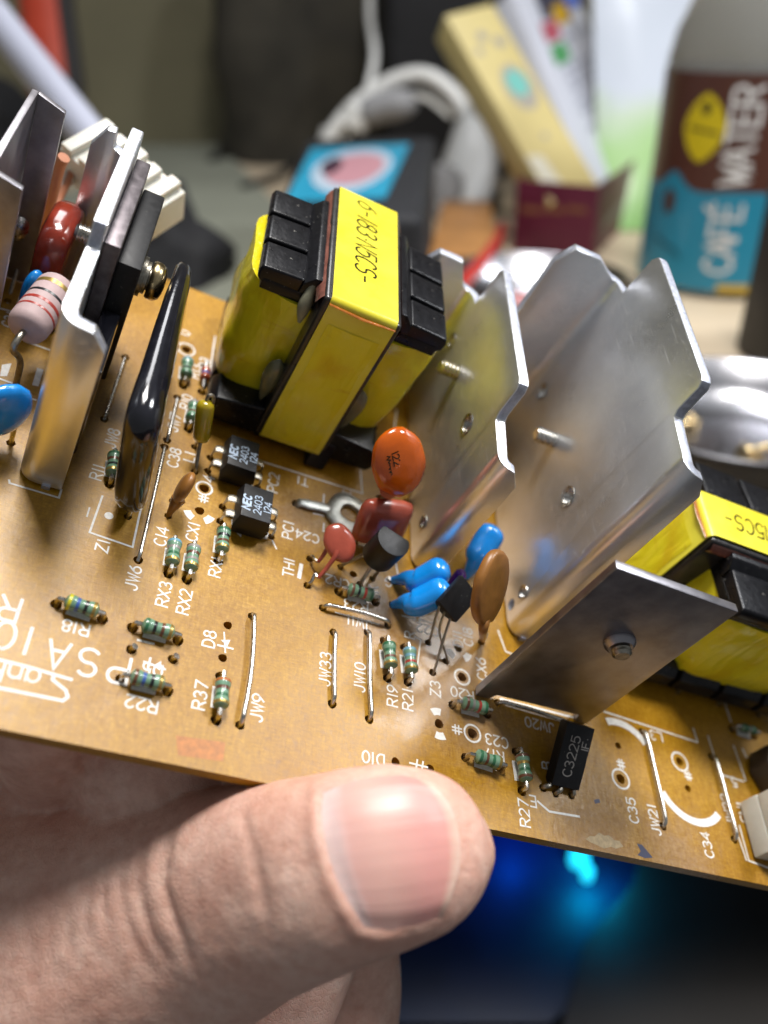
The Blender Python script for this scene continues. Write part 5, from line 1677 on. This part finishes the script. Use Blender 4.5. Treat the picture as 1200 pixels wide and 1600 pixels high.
    p.inputs['Subsurface Weight'].default_value = 0.2
    p.inputs['Subsurface Radius'].default_value = (1.0, 0.4, 0.25); p.inputs['Subsurface Scale'].default_value = 0.0015
    a2 = nd(nt, 'ShaderNodeAttribute', attribute_name='nail_t')
    wv = nd(nt, 'ShaderNodeTexNoise', inp={'Scale': 1.0, 'Detail': 4}); cx = nd(nt, 'ShaderNodeCombineXYZ')
    nt.links.new(mth(nt, 'MULTIPLY', a2.outputs['Fac'], 55), cx.inputs[0]); nt.links.new(mth(nt, 'MULTIPLY', a1.outputs['Fac'], 2.5), cx.inputs[1]); nt.links.new(cx.outputs[0], wv.inputs['Vector'])
    nt.links.new(bump(nt, wv.outputs[0], 0.5, 0.05), p.inputs['Normal'])
    nb_o = nb.build('thumbnail', nm, o, origin=(0, 0, 0), smooth=70)
    nb_o['label'] = 'pinkish thumbnail with a pale moon and a thin free edge'
    me2 = nb_o.data
    s_at = me2.attributes.new('nail_s', 'FLOAT', 'POINT'); t_at = me2.attributes.new('nail_t', 'FLOAT', 'POINT')
    flat = [(grid[i][j], i / NS, j / NT) for i in range(NS + 1) for j in range(NT + 1)]
    from mathutils.kdtree import KDTree
    kd = KDTree(len(flat))
    for k, (p3, s, t) in enumerate(flat): kd.insert(p3, k)
    kd.balance()
    for v in me2.vertices:
        _, k, _ = kd.find(v.co / MM)
        s_at.data[v.index].value = flat[k][1]; t_at.data[v.index].value = flat[k][2]
hand()

# ------------------------------------------------------------------ desk and backdrop
M_DESK = mat('pale laminate desk', (0.60, 0.49, 0.35), 0.42, var=0.10, vscale=0.02, bmp=0.05, bscale=0.6)
mb = MB(); mb.box((-900, 178, -24), (900, 800, 0))
tag(mb.build('desk', M_DESK, None, frame='w', bevel=2.0), None, kind='structure')
M_WALL = mat('olive grey wall', (0.20, 0.183, 0.115), 0.85, var=0.30, vscale=0.006, bmp=0.6, bscale=0.05)
mb = MB(); mb.box((-1500, 805, -700), (1500, 830, 900))
tag(mb.build('wall', M_WALL, None), None, kind='structure')
mb = MB(); mb.box((-1500, -1200, -715), (1500, 830, -700))
tag(mb.build('floor', mat('dark floor', (0.05, 0.045, 0.04), 0.6, var=0.3, vscale=0.01), None), None, kind='structure')

# dark computer case below the desk with a blue panel added to return the glow
case_z = -205.0
ct = empty('computer_case', (60, 60, -700))
tag(ct, 'black computer case with a blue panel added to carry glow below the board', 'computer')
mb = MB(); mb.box((-260, -330, -699), (420, 170, case_z)); mb.build('shell', mat('black case paint', (0.03, 0.03, 0.033), 0.45, var=0.5, vscale=0.02, bmp=0.05), ct, bevel=4)
M_BLUEGLOW = mat('blue lit window', (0.0, 0.03, 0.12), 0.2, emit=(0.0, 0.13, 1.0), estr=0.55)
M_TEALGLOW = mat('teal lit diffuser', (0.0, 0.05, 0.08), 0.3, emit=(0.0, 0.32, 0.62), estr=0.42)
M_CYANGLOW = mat('cyan lamp', (0.0, 0.2, 0.25), 0.3, emit=(0.02, 0.75, 1.0), estr=1.3)
M_GLOWPANEL = mat('blue glow panel', (0.003, 0.013, 0.05), 0.5, var=0.4, vscale=0.02)  # blue put into this added panel's colour to strengthen the glow
def glow_patch(px, m, name, h):
    P = [WZ(x, y, case_z + 0.5) for x, y in px]
    b = MB(); b.prism(P, (0, 0, h)); return b.build(name, m, ct, bevel=1.0)
glow_patch([(560, 1200), (1250, 1200), (1250, 1440), (1000, 1480), (860, 1600), (560, 1600)], M_GLOWPANEL, 'glow_panel', 0.6)
for x, y, r in ((903, 1350, 4.0), (916, 1374, 2.4)):
    p = WZ(x, y, case_z); b = MB(); b.lathe([(r, 0.3), (r, 6), (r * 0.5, 8)], p, (0, 0, 1), 14); b.build('lamp', M_CYANGLOW, ct)
for nm_, x, y, hh, pw, colr in (('blue_glow', 800, 1325, 22, 0.035, (0.0, 0.10, 1.0)), ('teal_glow', 925, 1390, 18, 0.045, (0.0, 0.55, 1.0))):
    ld = bpy.data.lights.new(nm_, 'POINT'); ld.energy = pw; ld.color = colr; ld.shadow_soft_size = 0.004
    lo = bpy.data.objects.new(nm_, ld); COL.objects.link(lo); lo.location = (WZ(x, y, case_z) + UP * hh) * MM
mb = MB(); q = [WZ(x, y, case_z) for x, y in ((840, 1750), (1330, 1750), (1330, 1290), (1010, 1290), (985, 1400), (905, 1500))]
mb.prism([p + UP * 0.6 for p in q], (0, 0, 10)); mb.build('top_cover', mat('brown plastic', (0.022, 0.018, 0.015), 0.6, var=0.6, vscale=0.012), ct, bevel=2)

# ------------------------------------------------------------------ things on the desk
def bottle():
    yw = 353.0
    r = 33.0
    c = WZ(1108, 470); cx = c.x * (yw + r) / c.y
    O = Vector((cx, yw + r, 0.3))
    t = empty('bottle', O)
    tag(t, 'clear plastic drink bottle with a brown and blue printed sleeve', 'bottle')
    cl = mat('clear bottle plastic', (0.72, 0.72, 0.70), 0.07, var=0.02, trans=0.80, spec=0.6, ior=1.12, bmp=0.3, bscale=0.12)
    mb = MB(); mb.lathe([(24, 0), (30, 1.0), (32.4, 5), (32.5, 84), (32.2, 88), (30.5, 97), (26, 108), (19, 120), (14.5, 128), (13.6, 134), (13.6, 142), (11, 142), (11, 130)], O, (0, 0, 1), 48, caps=False)
    mb.add([O + Vector((24 * math.cos(a), 24 * math.sin(a), 0)) for a in [2 * math.pi * k / 48 for k in range(48)]], [tuple(range(47, -1, -1))])
    mb.build('body', cl, t, smooth=60)
    mb = MB(); mb.lathe([(28, 2), (30.5, 5), (30.5, 76), (29.5, 80)], O, (0, 0, 1), 40); mb.build('drink', mat('cloudy water', (0.72, 0.70, 0.66), 0.08, trans=0.9, ior=1.33, var=0.05), t, smooth=60)
    mb = MB(); mb.lathe([(15, 137), (15.2, 139), (15.2, 152), (14, 153.5)], O, (0, 0, 1), 30); mb.build('cap', mat('white cap', (0.7, 0.7, 0.7), 0.4), t)
    th0 = math.atan2(CAM.y - O.y, CAM.x - O.x)                # direction from bottle to camera
    Pc = lambda ang, z, rr: O + Vector((rr * math.cos(th0 + ang), rr * math.sin(th0 + ang), z))
    def sleeve(name, a0, a1, zlo, zhi, m, rr):
        n = 44
        A = [a0 + (a1 - a0) * i / n for i in range(n + 1)]
        zl = [zlo(a) if callable(zlo) else zlo for a in A]; zh = [zhi(a) if callable(zhi) else zhi for a in A]
        b = MB(); b.grid([[Pc(a, z, rr) for a, z in zip(A, zl)], [Pc(a, z, rr) for a, z in zip(A, zh)]]); 
        return b.build(name, m, t, smooth=60)
    # seen from the camera, positive angle = to the right (counter clockwise from above)
    wave = lambda a: 42.0 + 2.6 * math.exp(-((a + 0.72) / 0.16) ** 2) * 2.2 - 1.0 * math.exp(-((a + 0.3) / 0.2) ** 2)
    sleeve('sleeve_lower', -1.9, 0.66, 3.2, wave, mat('blue sleeve', (0.022, 0.24, 0.38), 0.35, var=0.06, vscale=0.03), 32.8)
    sleeve('sleeve_upper', -1.9, 0.66, lambda a: wave(a) - 0.02, 83, mat('brown sleeve', (0.085, 0.032, 0.022), 0.35, var=0.12, vscale=0.03), 32.82)
    sleeve('sleeve_back', 0.67, 4.35, 3.2, 83, mat('silver sleeve', (0.34, 0.33, 0.33), 0.35, 0.3, var=0.2, vscale=0.05), 32.8)
    sleeve('sleeve_rim', 0.05, 0.66, 3.25, 6.6, mat('ochre sleeve', (0.55, 0.36, 0.03), 0.4), 32.9)
    FONT['É'] = FONT['E'] + [[(1.6, 6.8), (2.8, 7.9)]]
    wm = mat('white sleeve print', (0.72, 0.72, 0.72), 0.5)
    for s, zc, h in (('CAFÉ', 24.5, 10.5), ('WATER', 62.0, 10.5)):
        b = MB(); text_mesh(b, s, lambda x, y, z: Pc(0.02 - y / 33.0, zc + x, 33.0 + z * 6), h, 1.45, adv=1.16, z0=0, narrow=0.86, step=0.7); b.build('sleeve_lettering', wm, t, smooth=0)
    b = MB(); n = 40; ring = []
    for i in range(n):
        a = 2 * math.pi * i / n; ca, sa = math.cos(a), math.sin(a)
        k = (abs(ca) ** 1.5 + abs(sa) ** 1.5) ** (-1 / 1.5)
        ring.append((8.6 * k * ca, 12.2 * k * sa))
    b.grid([[Pc(-0.42 + x * f / 33, 64 + y * f, 33.05) for x, y in ring] for f in (1, 0.8, 0.6, 0.4, 0.2, 0.01)], 0, True); b.build('badge', mat('yellow badge', (0.60, 0.47, 0.01), 0.4), t, smooth=0)
    b = MB(); ribbon(b, [(-6 + i, 0.5 - 0.12 * i + 0.7 * (i % 2)) for i in range(13)], 0.9, lambda x, y, z: Pc(-0.42 + x / 33, 63 + y, 33.12 + z * 2), 0); b.add([Pc(-0.42 + 2.0 * math.cos(a) / 33, 71 + 2.4 * math.sin(a), 33.12) for a in [k * 0.5236 for k in range(12)]], [tuple(range(12))])
    b.build('badge_print', mat('dark badge print', (0.05, 0.04, 0.01), 0.5), t, smooth=0)
    b = MB(); b.grid([[Pc(-0.74 + f * 3.2 * math.cos(a) / 33, 36 + f * 4.8 * math.sin(a), 33.05) for a in [k * 0.349 for k in range(18)]] for f in (1, 0.5, 0.01)], 0, True); b.build('bean_print', mat('bean brown', (0.07, 0.03, 0.02), 0.5), t, smooth=0)
    b = MB(); ribbon(b, [(-9, 1), (-5, 0), (-2, -1.5), (2, -2), (5, -5)], 1.3, lambda x, y, z: Pc(-0.62 + x / 33, 20 + y, 33.05 + z), 0); b.build('script_print', mat('dark teal print', (0.01, 0.09, 0.14), 0.5), t, smooth=0)
bottle()

def slab(name, O, X, Y, th, m, label, cat, bevel=1.0):
    O, X, Y = Vector(O), Vector(X), Vector(Y)
    n = X.cross(Y).normalized()
    if n.dot(CAM - O) > 0: n = -n                      # thickness goes away from the viewer
    t = empty(name, O)
    tag(t, label, cat)
    b = MB(); b.obox(O, X, Y, n * th); b.build('carton', m, t, bevel=bevel)
    return t, (lambda s, q, d=0.15: O + X * s + Y * q - n * d), n
# maroon tray
A = WZ(800, 392); B3 = WZ(924, 406); d = (WZ(1010, 318) - B3).normalized() * 125
X = B3 - A; Hh = 33.0
mt = empty('open_carton', A); tag(mt, 'open maroon cardboard tray holding two small boxes', 'box')
mm_ = mat('maroon card', (0.115, 0.014, 0.038), 0.45, var=0.2, vscale=0.05, bmp=0.05, bscale=0.5)
Zh = UP * Hh; tt = 1.2
q0 = A + UP * 0.2
Xn = X.normalized(); dn = d.normalized()
b = MB(); b.obox(q0, X, dn * tt, Zh); b.build('front_panel', mm_, mt, bevel=0.3)
b = MB(); b.obox(q0 + X - Xn * tt + dn * (tt + 0.05), Xn * tt, d - dn * (2 * tt + 0.1), Zh); b.build('side_panel', mm_, mt, bevel=0.3)
b = MB(); b.obox(q0 + dn * (tt + 0.05), Xn * tt, d - dn * (2 * tt + 0.1), Zh); b.build('side_panel', mm_, mt, bevel=0.3)
b = MB(); b.obox(q0 + d - dn * tt, X, dn * tt, Zh); b.build('back_panel', mm_, mt, bevel=0.3)
b = MB(); b.obox(q0 + Xn * tt * 1.05 + dn * tt * 1.05, X - Xn * tt * 2.1, d - dn * tt * 2.1, UP * 1); b.build('base_panel', mm_, mt)
gp = mat('grey card print', (0.22, 0.16, 0.17), 0.5)
b = MB(); sp = q0 + X + dn * 18 + UP * 12
ribbon(b, [(0, 0), (55, 0)], 5.0, lambda x, y, z: sp + dn * x + UP * (y + x * 0.05) + Xn * 0.15, 0); b.build('printed_line', gp, mt, smooth=0)
b = MB(); 
for k in range(3):
    ribbon(b, [(4 + k * 11, 6 + k), (12 + k * 11, 6 + k)], 3.0, lambda x, y, z: q0 + Xn * x + UP * (y + 14) - dn * 0.15, 0)
b.build('printed_line', mat('dull gold print', (0.20, 0.08, 0.04), 0.5), mt, smooth=0)
# yellow box leaning in the tray
O = W(862, 318, 412); X = W(936, 290, 424) - O; Y = W(695, 24, 436) - O
ybt, yf, yn = slab('small_carton', O, X, Y, 15, mat('cream yellow card', (0.60, 0.50, 0.22), 0.5, var=0.06, vscale=0.03), 'pale yellow slim carton with a teal flower, leaning in the maroon tray', 'box', 0.8)
def disc_print(f, s, q, r, m, parent, asp=1.0, nrm=0.2, W_=1, H_=1):
    b = MB(); b.add([f(s + r * math.cos(a) * W_, q + r * math.sin(a) * H_, nrm) for a in [2 * math.pi * k / 20 for k in range(20)]], [tuple(range(20))]); b.build('printed_flower', m, parent, smooth=0)
yw_ = 1.0 / X.length; yh_ = 1.0 / Y.length
disc_print(yf, 0.60, 0.56, 9.5, mat('grey lilac print', (0.36, 0.33, 0.28), 0.5), ybt, W_=yw_ * 0.9, H_=yh_ * 1.5, nrm=0.15)
disc_print(yf, 0.60, 0.58, 6.0, mat('teal print', (0.16, 0.47, 0.42), 0.5), ybt, W_=yw_, H_=yh_ * 1.35, nrm=0.3)
for s, q, r in ((0.45, 0.85, 3.2), (0.72, 0.80, 3.4), (0.25, 0.78, 2.4), (0.55, 0.3, 1.8)):
    disc_print(yf, s, q, r, MATS['grey lilac print'], ybt, W_=yw_, H_=yh_, nrm=0.15)
b = MB(); b.add([yf(0.02, 0.02, 0.16), yf(0.40, 0.02, 0.16), yf(0.30, 0.22, 0.16), yf(0.02, 0.24, 0.16)], [(0, 1, 2, 3)]); b.build('printed_patch', mat('white card print', (0.66, 0.63, 0.52), 0.5), ybt, smooth=0)
# white box with coloured squares
O = W(924, 300, 448); X = W(1000, 228, 520) - O; Y = W(798, -16, 478) - O
wbt, wf, wn = slab('small_carton', O, X, Y, 14, mat('white glossy card', (0.60, 0.62, 0.70), 0.4, var=0.05, vscale=0.03), 'white slim carton with four coloured squares, leaning in the maroon tray', 'box', 0.8)
b = MB(); b.add([wf(0.30, 0.80, 0.2), wf(1.0, 0.80, 0.2), wf(1.0, 1.0, 0.2), wf(0.30, 1.0, 0.2)], [(0, 1, 2, 3)]); b.build('printed_panel', mat('navy print', (0.05, 0.05, 0.08), 0.5), wbt, smooth=0)
for s, q, c, nm_ in ((0.34, 0.74, (0.45, 0.09, 0.13), 'crimson print'), (0.60, 0.80, (0.60, 0.36, 0.02), 'amber print'), (0.88, 0.86, (0.10, 0.17, 0.55), 'cobalt print'), (0.34, 0.62, (0.08, 0.33, 0.12), 'leaf print')):
    b = MB(); b.add([wf(s - 0.13, q - 0.05, 0.35), wf(s + 0.13, q - 0.05, 0.35), wf(s + 0.13, q + 0.05, 0.35), wf(s - 0.13, q + 0.05, 0.35)], [(0, 1, 2, 3)]); b.build('printed_square', mat(nm_, c, 0.5), wbt, smooth=0)
lg = mat('light grey print', (0.36, 0.38, 0.46), 0.5)
b = MB()
for q in (0.66, 0.52, 0.47, 0.42, 0.35, 0.30, 0.22):
    x = 0.5 if q > 0.6 else 0.3
    while x < 0.88:
        l = random.uniform(0.07, 0.16)
        b.add([wf(x, q, 0.3), wf(min(0.92, x + l), q, 0.3), wf(min(0.92, x + l), q + 0.028, 0.3), wf(x, q + 0.028, 0.3)], [(0, 1, 2, 3)])
        x += l + 0.05
b.build('printed_text', lg, wbt, smooth=0)

# pouch behind the bottle
def pouch():
    O = WZ(990, 372); dep = 450
    BL = WZ(935, 362); BR = WZ(1100, 362); TL = W(925, -40, 500); TR = W(1130, -40, 500)
    rows = []
    N = 16
    n = (BR - BL).cross(TL - BL).normalized()
    if n.dot(CAM - BL) < 0: n = -n
    b = MB()
    F = []; K = []
    for i in range(N + 1):
        f = []; k = []
        for j in range(N + 1):
            s, q = j / N, i / N
            p = (BL * (1 - s) + BR * s) * (1 - q) + (TL * (1 - s) + TR * s) * q
            bul = 9 * (math.sin(math.pi * s) ** 0.6) * (math.sin(math.pi * min(1, q * 1.0)) ** 0.5) + 1.6 * noise.noise(Vector((s * 5, q * 7, 1)))
            f.append(p + n * max(0.2, bul) + UP * 0.5); k.append(p - n * max(0.2, bul * 0.7) + UP * 0.5)
        F.append(f); K.append(k)
    b.grid(F); b.grid([r[::-1] for r in K])
    m = bpy.data.materials.new('printed foil pouch'); m.use_nodes = True
    nt = m.node_tree; p = nt.nodes['Principled BSDF']
    tc = nd(nt, 'ShaderNodeTexCoord'); sx = nd(nt, 'ShaderNodeSeparateXYZ'); nt.links.new(tc.outputs['Object'], sx.inputs[0])
    nz = ntex(nt, mmco(nt), 0.03, 2)
    h = mth(nt, 'ADD', mth(nt, 'MULTIPLY', sx.outputs[2], 8.0), mth(nt, 'MULTIPLY', nz, 0.35))
    c = ramp(nt, h, [(0.0, (0.22, 0.50, 0.14)), (0.45, (0.40, 0.62, 0.28)), (0.62, (0.55, 0.66, 0.52)), (0.72, (0.62, 0.67, 0.76))])
    nt.links.new(c, p.inputs['Base Color']); p.inputs['Roughness'].default_value = 0.28
    o = b.build('snack_pouch', m, None, smooth=60)
    tag(o, 'crinkled white and green foil pouch standing behind the bottle', 'pouch')
pouch()

# black box with the printed card on it, and the white headset behind
zt_ = 50.0
P = [WZ(425, 335, zt_), WZ(662, 335, zt_), WZ(682, 212, zt_), WZ(478, 215, zt_)]
b = MB(); b.prism([Vector((p.x, p.y, 0.4)) for p in P], (0, 0, zt_ - 0.8)); tag(b.build('storage_case', mat('black fabric case', (0.010, 0.011, 0.015), 0.7, var=0.3, vscale=0.1, bmp=0.2, bscale=0.5), None, bevel=4, bseg=3), 'black fabric case with a cyan card lying on it', 'case')
Pk = [WZ(445, 316, zt_), WZ(602, 310, zt_), WZ(640, 226, zt_), WZ(487, 234, zt_)]
ct_ = empty('photo_card', Pk[0] * 1.0); tag(ct_, 'cyan bordered card with a pink picture lying on the black case', 'card')
b = MB(); b.prism([p - UP * 0.3 for p in Pk], (0, 0, 0.8)); b.build('card', mat('cyan card', (0.02, 0.30, 0.48), 0.35, var=0.15, vscale=0.05), ct_)
f4 = lambda s, q: (Pk[0] * (1 - s) + Pk[1] * s) * (1 - q) + (Pk[3] * (1 - s) + Pk[2] * s) * q
def blob(cs, cq, rs, rq, m, h):
    b = MB(); b.add([f4(cs + rs * math.cos(a), cq + rq * math.sin(a)) + UP * h for a in [2 * math.pi * k / 24 for k in range(24)]], [tuple(range(24))]); b.build('printed_picture', m, ct_, smooth=0)
blob(0.52, 0.5, 0.40, 0.42, mat('pale picture ground', (0.40, 0.50, 0.60), 0.4), 0.6)
blob(0.54, 0.5, 0.30, 0.30, mat('pink picture', (0.48, 0.24, 0.28), 0.4), 0.7)
blob(0.30, 0.56, 0.10, 0.17, mat('dark picture', (0.05, 0.02, 0.04), 0.4), 0.8)

def headset():
    D = 520
    wp = mat('white headset plastic', (0.80, 0.80, 0.78), 0.4, var=0.05, vscale=0.05)
    gm = mat('grey cushion', (0.30, 0.30, 0.31), 0.6)
    base = WZ(705, 345)
    t = empty('headset', base); tag(t, 'white headset with a curved band standing behind the black case', 'headset')
    band = [W(498, 262, 540), W(515, 215, 535), W(555, 165, 530), (W(610, 128, 525)), W(665, 118, 520), W(712, 150, 515), W(738, 200, 512)]
    b = MB(); b.tube(spline(band, 6), (5.2, 8.0) and [(4.6, 7.0)] * 37, 14); b.build('headband', wp, t, smooth=70)
    b = MB(); b.tube(spline([W(738, 195, 512), W(740, 240, 508), W(728, 290, 504), W(705, 340, 496)], 5), [(8 + 5 * math.sin(i / 15 * 3.1), 10 + 7 * math.sin(i / 15 * 3.1)) for i in range(16)], 16); b.build('ear_cup', wp, t, smooth=70)
    b = MB(); b.tube(spline([W(520, 205, 545), W(508, 245, 548), W(490, 290, 550)], 5), [(7, 9)] * 11, 14); b.build('ear_cup', wp, t, smooth=70)
    b = MB(); b.tube(spline([W(560, 178, 532), W(605, 165, 528), W(650, 160, 524)], 5), [(6, 9), (8, 12), (9, 13), (9, 13), (9, 13), (9, 13), (9, 13), (9, 13), (8, 12), (7, 10), (4, 6)], 14); b.build('cushion', gm, t, smooth=70)
    b = MB(); b.tube(spline([p + Vector((0, 2, -11)) for p in band[1:-1]], 6), [(1.6, 5.5)] * 25, 12); b.build('inner_band', wp, t, smooth=70)
    for c_, ax_ in ((W(556, 182, 530), (0.4, 0.1, 1)), (W(738, 212, 511), (0.1, 0, 1))):
        b = MB(); b.lathe([(6, -7), (8.5, -6), (8.5, 5), (6.5, 7)], c_, ax_, 18); b.build('hinge', wp, t)
    b = MB(); b.lathe([(10, -2), (15, -1), (15, 4), (11, 6)], W(690, 300, 498), (-0.6, -0.6, 0.3), 22); b.build('cushion', gm, t, smooth=60)
    b = MB(); b.tube(spline([W(570, 160, 535), W(585, 90, 560), W(578, 20, 590), W(582, -60, 600)], 6), 2.6, 8); b.build('cable', wp, t, smooth=70)
    b = MB(); b.tube(spline([W(612, 10, 600), W(640, 60, 595), W(690, 100, 590), W(740, 122, 585)], 6), 2.6, 8); b.build('cable', wp, t, smooth=70)
headset()
for pts, lab, r_ in (([WZ(380, 292, 3), WZ(420, 280, 3), WZ(455, 262, 3), WZ(470, 240, 3), WZ(455, 222, 3)], 'thin black cable lying left of the black case', 2.6),
                     ([WZ(668, 400, 3), WZ(700, 372, 3), WZ(730, 345, 4), WZ(765, 330, 3), WZ(775, 300, 3), WZ(745, 280, 3)], 'looped black cable lying before the maroon tray', 3.2),
                     ([WZ(330, 250, 3), WZ(365, 236, 3), WZ(410, 232, 3), WZ(440, 215, 3)], 'black strap lying across the grey green sheet', 3.4)):
    b = MB(); b.tube(spline(pts, 8), r_, 10); tag(b.build('black_cable', mat('black cable sheath', (0.012, 0.012, 0.013), 0.5), None, smooth=70), lab, 'cable')
def soft_box(px, d0, d1, zt, m, name, label, cat):
    A = WZ(px[0], 300); B = WZ(px[1], 300)
    x0 = A.x * d0 / A.y; x1 = B.x * d0 / B.y
    b = MB(); b.box((x0, d0, 0.4), (x1, d1, zt)); o = b.build(name, m, None, bevel=9, bseg=4, smooth=60); tag(o, label, cat)
soft_box((600, 800), 640, 720, 150, mat('black nylon', (0.008, 0.008, 0.010), 0.6, var=0.3, vscale=0.05, bmp=0.4, bscale=0.1), 'black_backpack', 'black nylon backpack standing behind the white headset', 'backpack')
M_WALLSHADE = mat('dark brown shade', (0.045, 0.040, 0.030), 0.85, var=0.4, vscale=0.03, bmp=0.4, bscale=0.1)  # dark colour carries the shade of the wall behind the desk
# brown block, red cable
P = [WZ(668, 452, 0), WZ(775, 452, 0), WZ(765, 355, 0), WZ(690, 355, 0)]
b = MB(); b.prism([p + UP * 0.3 for p in P], (0, 0, 14)); tag(b.build('wooden_block', mat('orange brown wood', (0.40, 0.19, 0.06), 0.5, var=0.25, vscale=0.05), None, bevel=1.5), 'orange brown wooden block lying before the maroon tray', 'block')
b = MB(); b.tube(spline([WZ(700, 470, 18), WZ(735, 430, 19), WZ(762, 398, 18), WZ(778, 372, 10), WZ(786, 352, 3)], 6), 2.6, 8)
tag(b.build('red_cable', mat('red cable', (0.45, 0.025, 0.02), 0.4), None, smooth=70), 'red cable crossing the brown wooden block', 'cable')
# steel dishes
M_DISH = mat('polished dish steel', (0.42, 0.42, 0.45), 0.24, 1.0, var=0.1, vscale=0.05)
def dish(px, r, h, label):
    c = WZ(*px, 0)
    b = MB(); b.lathe([(r * 0.45, 0.4), (r * 0.72, 1.0), (r * 0.88, h * 0.5), (r * 0.97, h), (r, h + 0.5), (r * 0.985, h + 1.0), (r * 0.95, h + 0.4), (r * 0.86, h * 0.55), (r * 0.70, 2.2), (r * 0.45, 1.8), (r * 0.05, 1.8)], c, (0, 0, 1), 48)
    o = b.build('steel_dish', M_DISH, None, smooth=60); tag(o, label, 'dish'); return c
c1 = dish((830, 492), 38, 14, 'shallow steel dish standing before the maroon tray')
c2 = dish((1150, 705), 36, 13, 'shallow steel dish holding loose screws behind the tall heat sink')
for i in range(5):
    a = random.uniform(0, 6.3); p = c2 + Vector((12 * math.cos(a * 1.7 + i), 12 * math.sin(a + i * 1.3), 3.4)); d_ = Vector((math.cos(a), math.sin(a), 0.05))
    t = empty('loose_screw', p); tag(t, 'small loose screw lying in the steel dish behind the tall heat sink', 'screw', 'loose screws in the dish')
    b = MB(); b.tube([p, p + d_ * 7], 1.3, 10); b.build('shank', M_BRASS, t)
    b = MB(); b.lathe([(2.6, -1.5), (2.7, -0.4), (1.3, 0)], p, d_, 14); b.build('head', M_BRASS, t)
pk = c1 + Vector((-4, 4, 2.4))
b = MB(); b.lathe([(10, 0), (10.5, 1.2), (9, 3.0), (2, 3.4)], pk, (0, 0, 1), 24); tag(b.build('pink_reflection', mat('pink sheen', (0.52, 0.20, 0.20), 0.4), None, smooth=60), 'round pink sheen disc standing for a reflection in the steel dish', 'cap')  # pink disc put in for a reflection inside the dish
# black upright at the right rim
P0 = WZ(1193, 590)
b = MB(); b.box((P0.x, P0.y, 0.3), (P0.x + 60, P0.y + 28, 62)); tag(b.build('storage_box', mat('matt black box', (0.012, 0.012, 0.013), 0.6, var=0.3, vscale=0.1), None, bevel=2), 'matt black box standing right of the bottle', 'box')

# left side of the desk
P = [WZ(190, 205, 0.5), WZ(330, 215, 0.5), WZ(440, 330, 0.5), WZ(480, 500, 0.5), WZ(-100, 500, 0.5), WZ(-100, 330, 0.5), WZ(120, 300, 0.5)]
b = MB(); b.prism(P, (0, 0, 1.5)); tag(b.build('paper_sheet', mat('grey green paper', (0.24, 0.25, 0.20), 0.7, var=0.15, vscale=0.01, bmp=0.3, bscale=0.05), None), 'grey green sheet lying flat behind the left heat sink', 'sheet')
M_CLOTH = mat('black cloth', (0.010, 0.010, 0.012), 0.8, var=0.3, vscale=0.1, bmp=0.3, bscale=0.6)
def lump(cx, cy, dep, rx, ry, hz, m, name, label, cat, seed=0, spike=None):
    c = WZ(cx, cy, 0.4) if dep is None else W(cx, cy, dep)
    rows = []
    for i in range(13):
        ph = math.pi / 2 * i / 12
        row = []
        for k in range(32):
            a = 2 * math.pi * k / 32
            n_ = 1 + 0.3 * noise.noise(Vector((math.cos(a) * 1.6, math.sin(a) * 1.6, ph * 2 + seed)))
            z = hz * math.sin(ph) * (1 + 0.25 * noise.noise(Vector((math.cos(a), math.sin(a), seed + 5))))
            row.append(c + Vector((rx * math.cos(ph) * n_ * math.cos(a), ry * math.cos(ph) * n_ * math.sin(a), z)))
        rows.append(row)
    b = MB(); b.grid(rows, 0, True)
    if spike: b.tube([c + Vector((0, 0, hz * 0.5)), c + Vector((spike[0] * 0.7, 0, hz * 0.9)), c + Vector((spike[0], 0, spike[1]))], [rx * 0.55, rx * 0.35, rx * 0.12], 12)
    o = b.build(name, m, None, smooth=80); tag(o, label, cat); return o
lump(520, 245, None, 95, 45, 190, M_WALLSHADE, 'wall_shade_mound', 'dark brown shade mound added for the shaded wall behind the cyan card', 'bag', 11)  # added dark mound; stands in for the wall darkening towards the right
lump(285, 430, None, 24, 30, 26, M_CLOTH, 'black_cloth', 'crumpled black cloth lying behind the left heat sink', 'cloth', 3, (2, 40))
lump(10, 260, None, 42, 40, 60, M_CLOTH, 'black_bag', 'soft black bag behind the steel brackets', 'bag', 8)
a_ = W(-60, -40, 330); b_ = W(170, 250, 300)
b = MB(); b.tube([a_, b_], 6.2, 20); tag(b.build('grey_tube', mat('grey painted tube', (0.42, 0.44, 0.54), 0.35, var=0.06, vscale=0.02), None, smooth=60), 'pale grey painted tube slanting behind the steel brackets', 'tube')
ht = empty('tool_handle', W(100, 150, 520)); tag(ht, 'red tool handle with a dark rubber edge behind the grey tube', 'tool')
hp_ = [W(62, -40, 520), W(68, 20, 520), W(76, 80, 520), W(82, 130, 520), W(84, 175, 520)]
b = MB(); b.tube(spline(hp_, 4), [(7, 13.5)] * 14 + [(6, 11), (5, 8), (3, 5)], 18); b.build('grip', mat('red grip', (0.42, 0.045, 0.018), 0.4, var=0.12, vscale=0.05), ht, smooth=70)
b = MB(); b.tube(spline([p + Vector((12, 3, 0)) for p in hp_], 4), [(7.5, 6)] * 14 + [(6, 5), (5, 4), (3, 3)], 14); b.build('rubber_edge', mat('dark rubber', (0.02, 0.018, 0.018), 0.7), ht, smooth=70)

bpy.context.view_layer.update()
